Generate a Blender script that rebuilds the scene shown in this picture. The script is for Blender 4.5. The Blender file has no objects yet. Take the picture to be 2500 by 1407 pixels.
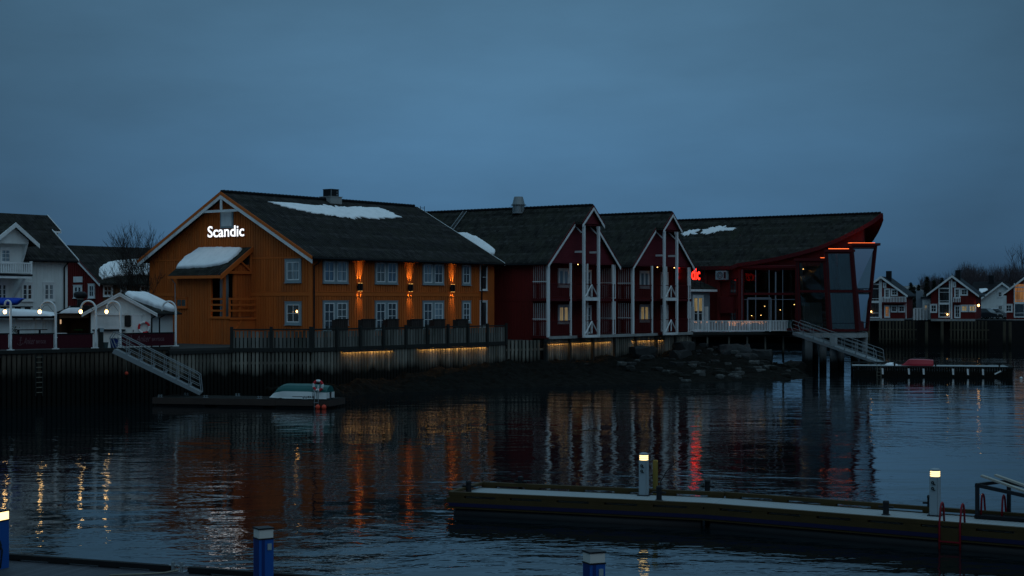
WATER_BUMP = .28
LAMP_UP = 165
import bpy, math, random
import numpy as np
from mathutils import Vector, Matrix, noise as mnoise
random.seed(7)
SC = bpy.context.scene
COL = SC.collection
F = 3800.0          # focal length in photograph pixels
CAMZ = 6.0
HZ = 738.0          # horizon row of the photograph
D = Vector((.6, .8, 0)); G = Vector((-.8, .6, 0)); UP = Vector((0, 0, 1))
ORG = Vector((-13.5, 105, 0))
TH = math.atan2(.8, .6)

def pix(px, py, Y):
    return Vector(((px - 1250) / F * Y, Y, CAMZ - (py - HZ) / F * Y))

# ---------------------------------------------------------------- frames
class Fr:
    """a local frame: origin, ux to the viewer's right, uy inwards, z up"""
    def __init__(s, o, ux):
        s.o = Vector(o); s.ux = Vector(ux).normalized(); s.uy = Vector((-s.ux.y, s.ux.x, 0))
    def P(s, x, y, z):
        return s.o + s.ux * x + s.uy * y + UP * z
    def fx(s, px, y=0):
        r = (px - 1250) / F; o = s.o + s.uy * y
        return (r * o.y - o.x) / (s.ux.x - r * s.ux.y)
    def fz(s, py, x, y=0):
        return CAMZ - (py - HZ) / F * s.P(x, y, 0).y
    def rot(s):
        return math.atan2(s.ux.y, s.ux.x)
    def sub(s, x, y):
        return Fr(s.P(x, y, 0), s.ux)
def hot(t, p):
    return ORG + D * t - G * p
WORLD = Fr((0, 0, 0), (1, 0, 0))

# ---------------------------------------------------------------- objects
def meta(o, label=None, cat=None, group=None, kind=None):
    if label: o['label'] = label
    if cat: o['category'] = cat
    if group: o['group'] = group
    if kind: o['kind'] = kind
    return o
def thing(name, label, cat, loc, rz=0, group=None):
    o = bpy.data.objects.new(name, None); COL.objects.link(o)
    o.location = loc; o.rotation_euler = (0, 0, rz); o.empty_display_size = .2
    return meta(o, label, cat, group)
def local_m(o):
    return Matrix.Translation(o.location) @ o.rotation_euler.to_matrix().to_4x4()
def world_m(o):
    m = local_m(o)
    while o.parent:
        o = o.parent; m = local_m(o) @ m
    return m
def copy_tree(o, parent=None):
    c = o.copy(); COL.objects.link(c)
    if parent: c.parent = parent
    for ch in list(o.children): copy_tree(ch, c)
    return c
def dup(o, loc, rz=None, label=None):
    c = copy_tree(o); c.location = loc
    if rz is not None: c.rotation_euler = (0, 0, rz)
    if label: c['label'] = label
    return c

class MB:
    def __init__(s, fr=WORLD):
        s.fr = fr; s.v = []; s.f = []
    def pts(s, L):
        i = len(s.v); s.v += [s.fr.P(*q) for q in L]; return i
    def raw(s, L):
        i = len(s.v); s.v += [Vector(q) for q in L]; return i
    def box(s, x0, x1, y0, y1, z0, z1):
        if x0 > x1: x0, x1 = x1, x0
        if y0 > y1: y0, y1 = y1, y0
        if z0 > z1: z0, z1 = z1, z0
        i = s.pts([(x0,y0,z0),(x1,y0,z0),(x1,y1,z0),(x0,y1,z0),(x0,y0,z1),(x1,y0,z1),(x1,y1,z1),(x0,y1,z1)])
        s.f += [[i+a for a in q] for q in ((3,2,1,0),(4,5,6,7),(0,1,5,4),(1,2,6,5),(2,3,7,6),(3,0,4,7))]
        return s
    def prism(s, poly, vec):
        """poly: world points (planar), vec: world extrusion"""
        n = len(poly); vec = Vector(vec)
        i = s.raw(list(poly) + [Vector(q) + vec for q in poly])
        s.f.append([i+k for k in range(n)][::-1]); s.f.append([i+n+k for k in range(n)])
        for k in range(n):
            a, b = i+k, i+(k+1) % n
            s.f.append([a, b, b+n, a+n])
        return s
    def lprism(s, poly, vec):
        v = s.fr.ux*vec[0] + s.fr.uy*vec[1] + UP*vec[2]
        return s.prism([s.fr.P(*q) for q in poly], v)
    def bar(s, a, b, w, h, up=(0,0,1), world=False):
        if not world: a, b = s.fr.P(*a), s.fr.P(*b)
        a, b = Vector(a), Vector(b); d = (b-a).normalized(); u = Vector(up)
        side = d.cross(u)
        if side.length < 1e-4: side = d.cross(Vector((1, 0, 0)))
        side.normalize(); u = side.cross(d).normalized()
        q = [side*(sx*w/2)+u*(sz*h/2) for sx, sz in ((-1,-1),(1,-1),(1,1),(-1,1))]
        i = s.raw([a+k for k in q]+[b+k for k in q])
        s.f += [[i+3,i+2,i+1,i],[i+4,i+5,i+6,i+7]]+[[i+k,i+(k+1)%4,i+4+(k+1)%4,i+4+k] for k in range(4)]
        return s
    def tube(s, L, r, n=8, world=False, caps=True):
        L = [Vector(q) if world else s.fr.P(*q) for q in L]
        R = r if isinstance(r, (list, tuple)) else [r]*len(L)
        prev = None; rings = []
        for k, p in enumerate(L):
            d = (L[min(k+1, len(L)-1)] - L[max(k-1, 0)]).normalized()
            if prev is None:
                a = d.cross(Vector((0,0,1)))
                if a.length < 1e-3: a = d.cross(Vector((1,0,0)))
            else: a = prev - d*prev.dot(d)
            a.normalize(); prev = a; b = d.cross(a)
            rings.append(s.raw([p + (a*math.cos(2*math.pi*j/n)+b*math.sin(2*math.pi*j/n))*R[k] for j in range(n)]))
        for k in range(len(L)-1):
            for j in range(n):
                s.f.append([rings[k]+j, rings[k]+(j+1)%n, rings[k+1]+(j+1)%n, rings[k+1]+j])
        if caps:
            s.f.append([rings[0]+j for j in range(n)][::-1]); s.f.append([rings[-1]+j for j in range(n)])
        return s
    def lathe(s, c, prof, n=12):
        rings = []
        for r, z in prof:
            rings.append(s.pts([(c[0]+r*math.cos(2*math.pi*j/n), c[1]+r*math.sin(2*math.pi*j/n), c[2]+z) for j in range(n)]))
        for k in range(len(prof)-1):
            for j in range(n):
                s.f.append([rings[k]+j, rings[k]+(j+1)%n, rings[k+1]+(j+1)%n, rings[k+1]+j])
        s.f.append([rings[0]+j for j in range(n)][::-1]); s.f.append([rings[-1]+j for j in range(n)])
        return s
    def torus(s, c, R, r, n=20, m=8, axis='y', a0=0, a1=2*math.pi):
        i = len(s.v); full = abs(a1-a0-2*math.pi) < 1e-6; cnt = n if full else n+1
        L = []
        for k in range(cnt):
            a = a0+(a1-a0)*k/n
            for j in range(m):
                b = 2*math.pi*j/m; q = R+r*math.cos(b)
                x, h, y = q*math.cos(a), q*math.sin(a), r*math.sin(b)
                L.append((c[0]+x, c[1]+y, c[2]+h) if axis == 'y' else (c[0]+x, c[1]+h, c[2]+y))
        s.pts(L)
        for k in range(n):
            for j in range(m):
                k2 = (k+1) % cnt
                s.f.append([i+k*m+j, i+k*m+(j+1)%m, i+k2*m+(j+1)%m, i+k2*m+j])
        return s
    def quad(s, *L, world=False):
        i = s.raw(L) if world else s.pts(L)
        s.f.append([i+k for k in range(len(L))]); return s
    def build(s, name, m, parent=None, smooth=False, loc=None, fix=True):
        if parent is not None:
            inv = world_m(parent).inverted(); V = [inv @ q for q in s.v]
        else:
            if loc is None:
                mn = [min(q[k] for q in s.v) for k in range(3)]; mx = [max(q[k] for q in s.v) for k in range(3)]
                loc = Vector(((mn[0]+mx[0])/2, (mn[1]+mx[1])/2, mn[2]))
            loc = Vector(loc)
            if s.fr is not WORLD:
                inv = (Matrix.Translation(loc) @ Matrix.Rotation(s.fr.rot(), 4, 'Z')).inverted()
            else: inv = Matrix.Translation(-loc)
            V = [inv @ q for q in s.v]
        me = bpy.data.meshes.new(name); me.from_pydata([tuple(q) for q in V], [], s.f); me.update()
        if fix:
            import bmesh
            bm = bmesh.new(); bm.from_mesh(me); bmesh.ops.recalc_face_normals(bm, faces=bm.faces); bm.to_mesh(me); bm.free()
        if smooth: me.polygons.foreach_set('use_smooth', [True]*len(me.polygons))
        me.materials.append(m)
        o = bpy.data.objects.new(name, me); COL.objects.link(o)
        if parent is not None: o.parent = parent
        else:
            o.location = loc
            if s.fr is not WORLD: o.rotation_euler = (0, 0, s.fr.rot())
        return o

# ---------------------------------------------------------------- materials
def s2l(r, g, b):
    f = lambda c: (c/255/12.92) if c/255 <= .04045 else ((c/255+.055)/1.055)**2.4
    return (f(r), f(g), f(b))
class NT:
    def __init__(s, nt): s.nt = nt
    def n(s, t, **kw):
        nd = s.nt.nodes.new(t)
        for k, v in kw.items():
            if k in nd.inputs: 
                if hasattr(v, 'node'): s.nt.links.new(v, nd.inputs[k])
                else: nd.inputs[k].default_value = v
            else: setattr(nd, k, v)
        return nd
    def lk(s, a, b): s.nt.links.new(a, b)
    def math(s, op, a, b=0, c=0):
        nd = s.nt.nodes.new('ShaderNodeMath'); nd.operation = op
        for i, v in enumerate((a, b, c)):
            if hasattr(v, 'node'): s.lk(v, nd.inputs[i])
            else: nd.inputs[i].default_value = v
        return nd.outputs[0]
    def mix(s, f, a, b, mode='MIX'):
        nd = s.nt.nodes.new('ShaderNodeMix'); nd.data_type = 'RGBA'; nd.blend_type = mode
        for i, v in ((0, f), (6, a), (7, b)):
            if hasattr(v, 'node'): s.lk(v, nd.inputs[i])
            elif i == 0: nd.inputs[i].default_value = v
            else: nd.inputs[i].default_value = (*v[:3], 1)
        return nd.outputs[2]
    def ramp(s, f, stops, interp='LINEAR'):
        nd = s.nt.nodes.new('ShaderNodeValToRGB'); cr = nd.color_ramp; cr.interpolation = interp
        while len(cr.elements) < len(stops): cr.elements.new(.5)
        for e, (p, c) in zip(cr.elements, stops):
            e.position = p; e.color = (*c, 1) if len(c) == 3 else c
        s.lk(f, nd.inputs[0]); return nd.outputs[0]
    def noise(s, vec, scale, detail=4, rough=.55):
        nd = s.n('ShaderNodeTexNoise'); nd.inputs['Scale'].default_value = scale; nd.inputs['Detail'].default_value = detail
        nd.inputs['Roughness'].default_value = rough
        if vec is not None: s.lk(vec, nd.inputs['Vector'])
        return nd.outputs[0]
    def mapping(s, vec, scale=(1,1,1), rot=(0,0,0)):
        nd = s.n('ShaderNodeMapping'); s.lk(vec, nd.inputs['Vector'])
        nd.inputs['Scale'].default_value = scale; nd.inputs['Rotation'].default_value = rot
        return nd.outputs[0]
def newmat(name):
    m = bpy.data.materials.new(name); m.use_nodes = True; m.node_tree.nodes.clear()
    T = NT(m.node_tree); out = T.n('ShaderNodeOutputMaterial'); return m, T, out
def k(c, f): return tuple(x*f for x in c)
def mat(name, col, rough=.7, var=.25, scale=2.0, metal=0, spec=.18, bump=0, island=0, stretch=(1,1,1), dirt=None, tide=None, coat=0):
    m, T, out = newmat(name)
    tc = T.n('ShaderNodeTexCoord'); v = T.mapping(tc.outputs['Object'], stretch)
    nz = T.noise(v, scale, 5)
    c = T.mix(nz, k(col, 1-var), k(col, 1+var))
    if island:
        g = T.n('ShaderNodeNewGeometry')
        isl = T.math('MULTIPLY_ADD', g.outputs['Random Per Island'], 2*island, 1-island)
        c = T.mix(1.0, c, T.n('ShaderNodeCombineColor', Red=isl, Green=isl, Blue=isl).outputs[0], 'MULTIPLY')
    if dirt:
        dcol, amt, ds = dirt
        d = T.noise(T.mapping(tc.outputs['Object'], (1, 1, .35)), ds, 6, .65)
        f = T.ramp(d, [(.45, (0,0,0)), (.75, (amt,)*3)])
        c = T.mix(f, c, dcol)
    if tide:      # dark weed that the tide has left on the wood, by height above the water
        z0, z1, tcol = tide
        g2 = T.n('ShaderNodeNewGeometry'); sx = T.n('ShaderNodeSeparateXYZ'); T.lk(g2.outputs['Position'], sx.inputs[0])
        h = T.math('MULTIPLY_ADD', T.noise(T.mapping(g2.outputs['Position'], (1,1,.3)), 1.6, 4), 1.2, sx.outputs[2])
        f = T.n('ShaderNodeMapRange'); T.lk(h, f.inputs[0])
        f.inputs[1].default_value = z0+.6; f.inputs[2].default_value = z1+.6; f.inputs[3].default_value = 1; f.inputs[4].default_value = 0
        c = T.mix(f.outputs[0], c, tcol)
    b = T.n('ShaderNodeBsdfPrincipled', Roughness=rough, Metallic=metal)
    b.inputs['Specular IOR Level'].default_value = spec; b.inputs['Coat Weight'].default_value = coat
    T.lk(c, b.inputs['Base Color'])
    if bump:
        bn = T.n('ShaderNodeBump', Strength=bump, Distance=.03); T.lk(T.noise(v, scale*6, 5), bn.inputs['Height']); T.lk(bn.outputs[0], b.inputs['Normal'])
    T.lk(b.outputs[0], out.inputs[0]); return m
def emat(name, col, strength):
    m, T, out = newmat(name); e = T.n('ShaderNodeEmission', Color=(*col, 1), Strength=strength); T.lk(e.outputs[0], out.inputs[0]); return m
def tile_mat(name, axis, col, moss, pitch=.27, row=.3, up=0):
    """pantiles: courses by height, rolls along the ridge; up=1 uses the plan distance for courses"""
    m, T, out = newmat(name); tc = T.n('ShaderNodeTexCoord'); sx = T.n('ShaderNodeSeparateXYZ'); T.lk(tc.outputs['Object'], sx.inputs[0])
    u = T.math('DIVIDE', sx.outputs[axis], pitch); w = T.math('DIVIDE', sx.outputs[2], row*.6)
    roll = T.math('SINE', T.math('MULTIPLY', u, 6.2832)); cour = T.math('FRACT', w)
    h = T.math('ADD', T.math('MULTIPLY', roll, .5), T.math('MULTIPLY', cour, -.9))
    cid = T.n('ShaderNodeCombineXYZ', X=T.math('FLOOR', u), Y=T.math('FLOOR', w))
    wn = T.n('ShaderNodeTexWhiteNoise'); T.lk(cid.outputs[0], wn.inputs['Vector'])
    c = T.mix(wn.outputs[0], k(col, .55), k(col, 1.5))
    wr = T.n('ShaderNodeTexWhiteNoise', noise_dimensions='1D'); T.lk(T.math('FLOOR', w), wr.inputs['W'])
    c = T.mix(1.0, c, T.ramp(wr.outputs[0], [(0, (.6,.6,.6)), (1, (1.5,1.5,1.5))]), 'MULTIPLY')
    c = T.mix(T.ramp(T.noise(tc.outputs['Object'], .7, 6, .7), [(.42, (0,0,0)), (.7, (.8,.8,.8))]), c, moss)
    b = T.n('ShaderNodeBsdfPrincipled', Roughness=.85); T.lk(c, b.inputs['Base Color']); b.inputs['Specular IOR Level'].default_value = .05
    bn = T.n('ShaderNodeBump', Strength=.9, Distance=.06); T.lk(h, bn.inputs['Height']); T.lk(bn.outputs[0], b.inputs['Normal'])
    T.lk(b.outputs[0], out.inputs[0]); return m
def pane_mat(name, inner, rough=.04, glow=None):
    """window pane with the room (curtain, dark) seen dimly behind a reflecting pane"""
    m, T, out = newmat(name); tc = T.n('ShaderNodeTexCoord')
    nz = T.noise(T.mapping(tc.outputs['Object'], (3.5, 3.5, .25)), 2.2, 3)
    c = T.mix(T.ramp(nz, [(.35, (0,0,0)), (.65, (1,1,1))]), k(inner, .45), k(inner, 1.4))
    b = T.n('ShaderNodeBsdfPrincipled', Roughness=.6); T.lk(c, b.inputs['Base Color']); b.inputs['Specular IOR Level'].default_value = 0
    if glow:
        T.lk(c, b.inputs['Emission Color']); b.inputs['Emission Strength'].default_value = glow
    gl = T.n('ShaderNodeBsdfGlossy', Roughness=rough); gl.inputs[0].default_value = (1,1,1,1)
    fr = T.n('ShaderNodeFresnel', IOR=1.9)
    bn = T.n('ShaderNodeBump', Strength=.06, Distance=.05); T.lk(T.noise(tc.outputs['Object'], 1.2, 2), bn.inputs['Height'])
    T.lk(bn.outputs[0], gl.inputs['Normal'])
    mx = T.n('ShaderNodeMixShader'); T.lk(fr.outputs[0], mx.inputs[0]); T.lk(b.outputs[0], mx.inputs[1]); T.lk(gl.outputs[0], mx.inputs[2])
    T.lk(mx.outputs[0], out.inputs[0]); return m
def glass_mat(name, tint=(.75,.85,.85), ior=1.5):
    m, T, out = newmat(name)
    t = T.n('ShaderNodeBsdfTransparent'); t.inputs[0].default_value = (*tint, 1)
    gl = T.n('ShaderNodeBsdfGlossy', Roughness=.02); fr = T.n('ShaderNodeFresnel', IOR=ior)
    mx = T.n('ShaderNodeMixShader'); T.lk(fr.outputs[0], mx.inputs[0]); T.lk(t.outputs[0], mx.inputs[1]); T.lk(gl.outputs[0], mx.inputs[2])
    T.lk(mx.outputs[0], out.inputs[0]); return m

ORANGE = (.55, .125, .023); RED = (.15, .0155, .014); WOOD = (.2, .19, .165); WEED = (.006, .0065, .005)
M = dict(
 orange=mat('orange paint', ORANGE, .75, .18, 1.2, island=.11, dirt=((.22,.08,.03), .6, .6), stretch=(1,1,.25), bump=.1),
 orange_trim=mat('orange trim paint', k(ORANGE,1.05), .7, .12, 2),
 red=mat('red paint', RED, .75, .25, 1.2, island=.08, stretch=(1,1,.25), dirt=((.07,.012,.012), .5, .8), bump=.1),
 red_gable=mat('weathered red boards', (.135,.02,.028), .8, .3, 1.5, stretch=(.4,.4,3), bump=.15),
 red_trim=mat('red trim paint', (.085,.008,.01), .6, .15, 2),
 white=mat('white paint', (.8,.81,.8), .6, .06, 2.5, dirt=((.4,.42,.4), .5, 1.4)),
 white_wall=mat('white boards', (.76,.79,.77), .7, .07, 1.2, island=.04, stretch=(1,1,.2), dirt=((.4,.42,.38), .4, .7)),
 grey_trim=mat('grey blue trim', (.27,.33,.35), .65, .1, 3),
 grey_wall=mat('blue grey boards', (.2,.24,.27), .7, .1, 2),
 dark=mat('black plastic', (.012,.013,.015), .5, .2, 3),
 darkmetal=mat('dark metal', (.03,.032,.036), .45, .2, 3, metal=.6),
 black_void=mat('black boards and painted shade', (.012,.012,.012), .9, .3, 2),  # also serves as painted shade behind pile gaps and under far houses
 galv=mat('galvanised steel', (.25,.275,.285), .5, .15, 5, metal=.4),
 alu=mat('aluminium', (.23,.255,.265), .55, .12, 4, metal=.3),
 concrete=mat('concrete', (.33,.34,.33), .85, .2, 2, bump=.2, dirt=((.16,.17,.16), .6, 1.2)),
 column=mat('concrete column', (.2,.21,.21), .85, .2, 1, bump=.2, tide=(.9, 2.0, WEED)),
 wood=mat('weathered timber', (.175,.163,.135), .85, .3, 1.5, island=.45, stretch=(2,2,.3), bump=.2, tide=(1.35, 1.95, WEED), dirt=((.05,.055,.04), .7, .7)),
 wood_dark=mat('old brown timber', (.075,.06,.045), .85, .3, 1.5, island=.3, stretch=(2,2,.3), bump=.2, tide=(1.6, 2.5, WEED)),
 fence=mat('weathered fence boards', (.15,.148,.132), .85, .35, 1.5, island=.35, stretch=(2,2,.3), bump=.2, dirt=((.03,.035,.026), .8, .8)),
 beam=mat('dark fence beam', (.024,.025,.023), .85, .3, 1.5, bump=.2),
 screen=mat('brown stained boards', (.035,.027,.024), .8, .3, 1.5, island=.2),
 pier=mat('impregnated pine', (.05,.032,.011), .75, .3, 2, island=.25, stretch=(1,1,1), bump=.15),
 deck=mat('pale deck boards', (.3,.33,.34), .8, .1, 1.5, bump=.1, dirt=((.3,.31,.3), .6, .9)),
 deck_dark=mat('dark deck boards', (.045,.05,.06), .6, .25, 1.5, island=.2, bump=.1),
 navy=mat('blue rubbing strip', (.012,.013,.045), .5, .15, 2),
 rubber=mat('black float', (.01,.01,.011), .5, .3, 2),
 blue=mat('blue pedestal paint', (.012,.08,.31), .4, .08, 3, coat=.3),
 blue_dark=mat('dark blue band', (.008,.03,.14), .45, .1, 3),
 ped=mat('grey pedestal paint', (.26,.31,.34), .45, .08, 3),
 frost=mat('frosted lamp glass', (.62,.6,.55), .4, .05, 3),
 snow=mat('snow', (.92,.93,.94), .75, .05, 1.5, bump=.5, dirt=((.6,.62,.63), .45, 2.0)),
 rooftrim=mat('dark roof metal', (.014,.015,.017), .85, .25, 2, spec=.05),
 tile_x=tile_mat('dark roof tiles', 0, (.024,.0225,.0215), (.025,.025,.018)),
 tile_y=tile_mat('mossy roof tiles', 1, (.025,.025,.023), (.031,.033,.023)),
 rock=mat('grey rock', (.038,.04,.041), .85, .5, .9, bump=.6, dirt=((.02,.02,.018), .9, .8), tide=(.5, 1.5, (.012,.012,.009))),
 shore=mat('weedy shore', (.009,.0085,.007), .9, .8, 1.6, bump=1, spec=.04, dirt=((.022,.022,.02), .5, 3)),
 stone=mat('pale stone', (.09,.093,.09), .85, .5, .9, bump=.6, dirt=((.03,.03,.025), .9, .8)),
 ground=mat('trodden ground', (.045,.045,.043), .9, .3, .5, bump=.3),
 hill=mat('snow and scrub', (.06,.055,.05), .9, .4, .2, dirt=((.55,.58,.6), .7, .08)),
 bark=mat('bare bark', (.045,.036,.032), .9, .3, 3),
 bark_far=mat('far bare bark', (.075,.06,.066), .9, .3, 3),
 needle=mat('spruce needles', (.012,.018,.012), .9, .4, 3, island=.4),
 banner=mat('maroon banner', (.05,.005,.011), .7, .12, 1.5, bump=.1),
 banner_ink=mat('faded print', (.16,.085,.095), .7, .2, 2),
 slate=mat('slate roof', (.03,.038,.045), .9, .2, 1.5, spec=.05, dirt=((.065,.075,.085), .5, .8)),
 curtain=mat('pale curtain', (.55,.62,.6), .9, .25, 1.0, stretch=(6,6,.2)),
 inside=mat('dark interior', (.05,.042,.038), .9, .3, 1),
 inside_brown=mat('brown panelling', (.11,.06,.035), .8, .3, 1.2, island=.2),
 table=mat('table wood', (.06,.04,.03), .5, .2, 2),
 green=mat('green hull paint', (.007,.09,.085), .45, .15, 1.5, coat=.2),
 hull=mat('white hull', (.7,.72,.7), .4, .06, 1.5, coat=.3),
 redboat=mat('red hull', (.33,.01,.022), .4, .15, 1.5, coat=.3),
 buoy=mat('orange red buoy', (.65,.07,.035), .5, .15, 4),
 ringred=mat('red ring', (.55,.03,.04), .6, .1, 4),
 ladder_red=mat('red ladder paint', (.19,.008,.017), .45, .15, 3),
 tarp=mat('blue tarpaulin', (.012,.06,.42), .45, .2, 1.6, bump=.5),
 leaf=mat('dry pot plant', (.03,.04,.02), .8, .5, 4),
 car_dark=mat('dark car paint', (.03,.032,.036), .3, .1, 3, metal=.3, coat=.5),
 car_silver=mat('silver car paint', (.4,.42,.44), .3, .1, 3, metal=.5, coat=.5),
 rope=mat('rope', (.2,.19,.15), .9, .2, 5),
 far_wood=mat('far pile boards', (.075,.062,.042), .9, .3, 1.5, island=.3, tide=(.2,1.6,WEED)),
 pane_day=pane_mat('pane with pale curtain', (.21,.27,.3)),
 pane_dark=pane_mat('pane to dark room', (.035,.042,.045)),
 gap_tone=mat('lit gap tone', (.4,.38,.32), .85, .25, 2),  # pale tone standing in for lit deck in the kerb gaps
 pane_half=pane_mat('pane with half drawn curtain', (.1,.11,.1)), pane_blue=pane_mat('pane with blue tone', (.1,.16,.22)),  # pane_blue has a bluer inner tone
 pane_lit=pane_mat('pane with lit curtain', (.55,.38,.16), glow=.3),
 pane_warm=pane_mat('pane to lit room', (.5,.2,.05), glow=.3),
 glass=glass_mat('clear glass', (.9,.97,.96), 2.3), glass_flat=glass_mat('flat front glass', (.7,.78,.78), 1.2),
 car_glass=pane_mat('car glass', (.01,.012,.014)),
 bulb=emat('warm bulb', (1,.6,.22), 9), lens=emat('lamp lens', (1,.5,.12), 2.5), bulb_small=emat('small warm light', (1,.5,.15), 9),
 ped_light=emat('pedestal lamp', (1,.72,.3), 2.6), strip=emat('warm strip light', (1,.5,.13), 30),
 strip_red=emat('cove strip light', (1,.15,.035), 3.2),
 sign_white=emat('lit white letters', (.93,.95,1), 1.5), sign_red=emat('lit red letters', (1,.022,.012), 3.6),
 fairy=emat('fairy light', (1,.4,.17), 2.2), candle=emat('candle light', (1,.55,.2), 1.6), poster=emat('lit poster', (1,.62,.35), .55),
 pale_sheet=mat('cream board', (.34,.33,.29), .7, .15, 3),
)

def cloth_mat(name, col):
    m, T, out = newmat(name); tc = T.n('ShaderNodeTexCoord')
    c = T.mix(T.noise(T.mapping(tc.outputs['Object'], (6, 6, .2)), 1, 3), k(col, .75), k(col, 1.1))
    d = T.n('ShaderNodeBsdfDiffuse'); t = T.n('ShaderNodeBsdfTranslucent'); T.lk(c, d.inputs[0]); T.lk(c, t.inputs[0])
    mx = T.n('ShaderNodeMixShader'); mx.inputs[0].default_value = .5; T.lk(d.outputs[0], mx.inputs[1]); T.lk(t.outputs[0], mx.inputs[2]); T.lk(mx.outputs[0], out.inputs[0]); return m
M['curtain'] = cloth_mat('sheer curtain', (.86, .92, .9))
def text_mesh(body, size, depth, bold=0, shear=0, spacing=1.0):
    cu = bpy.data.curves.new('lettering', 'FONT'); cu.body = body; cu.size = size; cu.extrude = depth; cu.offset = bold; cu.shear = shear
    cu.space_character = spacing; cu.resolution_u = 4
    ob = bpy.data.objects.new('lettering', cu); COL.objects.link(ob)
    dg = bpy.context.evaluated_depsgraph_get(); dg.update()
    me = bpy.data.meshes.new_from_object(ob.evaluated_get(dg))
    vs = [v.co.copy() for v in me.vertices]; fs = [list(p.vertices) for p in me.polygons]
    bpy.data.objects.remove(ob); bpy.data.curves.remove(cu); bpy.data.meshes.remove(me)
    return vs, fs
def text_into(mb, fr, x0, x1, y, z, body, height=None, bold=0, shear=0, depth=.03, spacing=1.0, zs=None):
    """lettering standing on a facade frame, baseline z, stretched to run from x0 to x1"""
    vs, fs = text_mesh(body, 1.0, depth, bold, shear, spacing)
    mnx = min(v.x for v in vs); mxx = max(v.x for v in vs); mny = min(v.y for v in vs); mxy = max(v.y for v in vs)
    sx = (x1-x0)/(mxx-mnx); sz = height/(mxy-mny) if height else sx
    i = len(mb.v)
    mb.v += [fr.P(x0+(v.x-mnx)*sx, y-v.z, z+(v.y-mny)*sz) for v in vs]
    mb.f += [[i+a for a in q] for q in fs]

# ---------------------------------------------------------------- building pieces
def boards(mb, x0, x1, z0, ztop, y=0, pitch=.25, w=.17, proud=.035, holes=()):
    """upright board-on-board cladding standing proud of a wall at local y; ztop is a number or a function of x"""
    n = max(1, int((x1-x0)/pitch)); p = (x1-x0)/n
    for j in range(n):
        xa = x0+j*p+(p-w)/2; xb = xa+w; xm = (xa+xb)/2
        spans = [(z0, min(ztop(xa), ztop(xb)) if callable(ztop) else ztop)]
        for hx0, hx1, hz0, hz1 in holes:
            if xb > hx0 and xa < hx1:
                spans = [q for a, b in spans for q in ((a, min(b, hz0)), (max(a, hz1), b)) if q[1]-q[0] > .02]
        for a, b in spans: mb.box(xa, xb, y-proud, y, a, b)
def window(fr, parent, x0, x1, z0, z1, y=0, cas='grey_trim', casing=.13, cols=2, rows=2, pane='pane_dark', name='window', sill=True, fw=.07, sash='white', lights=1):
    """casing (part) > sash, pane"""
    c = MB(fr); g = casing
    if g > 0:
        c.box(x0-g, x0, y-.07, y+.02, z0-g, z1+g); c.box(x1, x1+g, y-.07, y+.02, z0-g, z1+g)
        c.box(x0, x1, y-.068, y+.02, z1, z1+g); c.box(x0, x1, y-.068, y+.02, z0-g, z0)
        c.box(x0-g-.03, x1+g+.03, y-.1, y+.02, z1+g, z1+g+.035)
        if sill: c.box(x0-g-.03, x1+g+.03, y-.13, y+.02, z0-g-.04, z0-g)
    else:
        c.box(x0, x1, y-.02, y+.02, z0-.03, z0)
    w = c.build(name, M[cas], parent)
    s = MB(fr); W = x1-x0; n = lights
    for q in range(n):
        a, b = x0+W*q/n, x0+W*(q+1)/n; ya, yb = y-.055, y+.0
        s.box(a, a+fw, ya, yb, z0, z1); s.box(b-fw, b, ya, yb, z0, z1); s.box(a+fw, b-fw, ya+.002, yb, z0, z0+fw); s.box(a+fw, b-fw, ya+.002, yb, z1-fw, z1)
        for j in range(1, cols): s.box(a+(b-a)*j/cols-.018, a+(b-a)*j/cols+.018, ya+.01, yb, z0+fw, z1-fw)
        for j in range(1, rows): s.box(a+fw, b-fw, ya+.014, yb, z0+(z1-z0)*j/rows-.018, z0+(z1-z0)*j/rows+.018)
    s.build('sash', M[sash], w)
    MB(fr).box(x0+.01, x1-.01, y-.02, y+.01, z0+.01, z1-.01).build('pane', M[pane], w)
    return w
def balusters(mb, x0, x1, y, z0, z1, pitch=.12, w=.045, d=.03):
    n = max(1, int((x1-x0)/pitch))
    for j in range(n+1):
        x = x0+(x1-x0)*j/n
        mb.box(x-w/2, x+w/2, y-d/2, y+d/2, z0, z1)
def snow_on(name, label, outline, up, thick, parent=None, rag=.12, seed=0, group=None):
    """a slab of snow on a plane; outline: world points on the plane"""
    rnd = random.Random(seed); up = Vector(up).normalized(); P = []
    n = len(outline)
    for a in range(n):
        A, B = outline[a], outline[(a+1) % n]; m = max(1, int((B-A).length/.13))
        for j in range(m): P.append(A.lerp(B, j/m))
    c = sum(P, Vector())/len(P); rr = []
    for q in P:
        d = (q-c); e = mnoise.noise(q*1.3+Vector((seed, 0, 0)))*rag*1.3+mnoise.noise(q*4+Vector((seed, 2, 0)))*rag*1.2+rnd.uniform(-rag, rag)*.55
        rr.append(q+d.normalized()*e)
    mb = MB(); N = len(rr); rings = []
    for ins, h in ((0, .01), (.02, .5), (.1, .86), (.35, 1.0)):
        L = []
        for q in rr:
            d = q-c; L_ = d.length
            L.append(c+d*(max(L_-ins, L_*.4)/L_)+up*(h*thick+(mnoise.noise(q*.8+Vector((0,seed,3)))*.25*thick if h > .4 else 0)))
        rings.append(mb.raw(L))
    for a in range(3):
        for j in range(N): mb.f.append([rings[a]+j, rings[a]+(j+1)%N, rings[a+1]+(j+1)%N, rings[a+1]+j])
    ci = mb.raw([c+up*thick*1.02])
    for j in range(N): mb.f.append([rings[3]+j, rings[3]+(j+1)%N, ci])
    o = mb.build(name, M['snow'], parent, smooth=True)
    if not parent: meta(o, label, 'snow', group)
    return o
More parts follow.
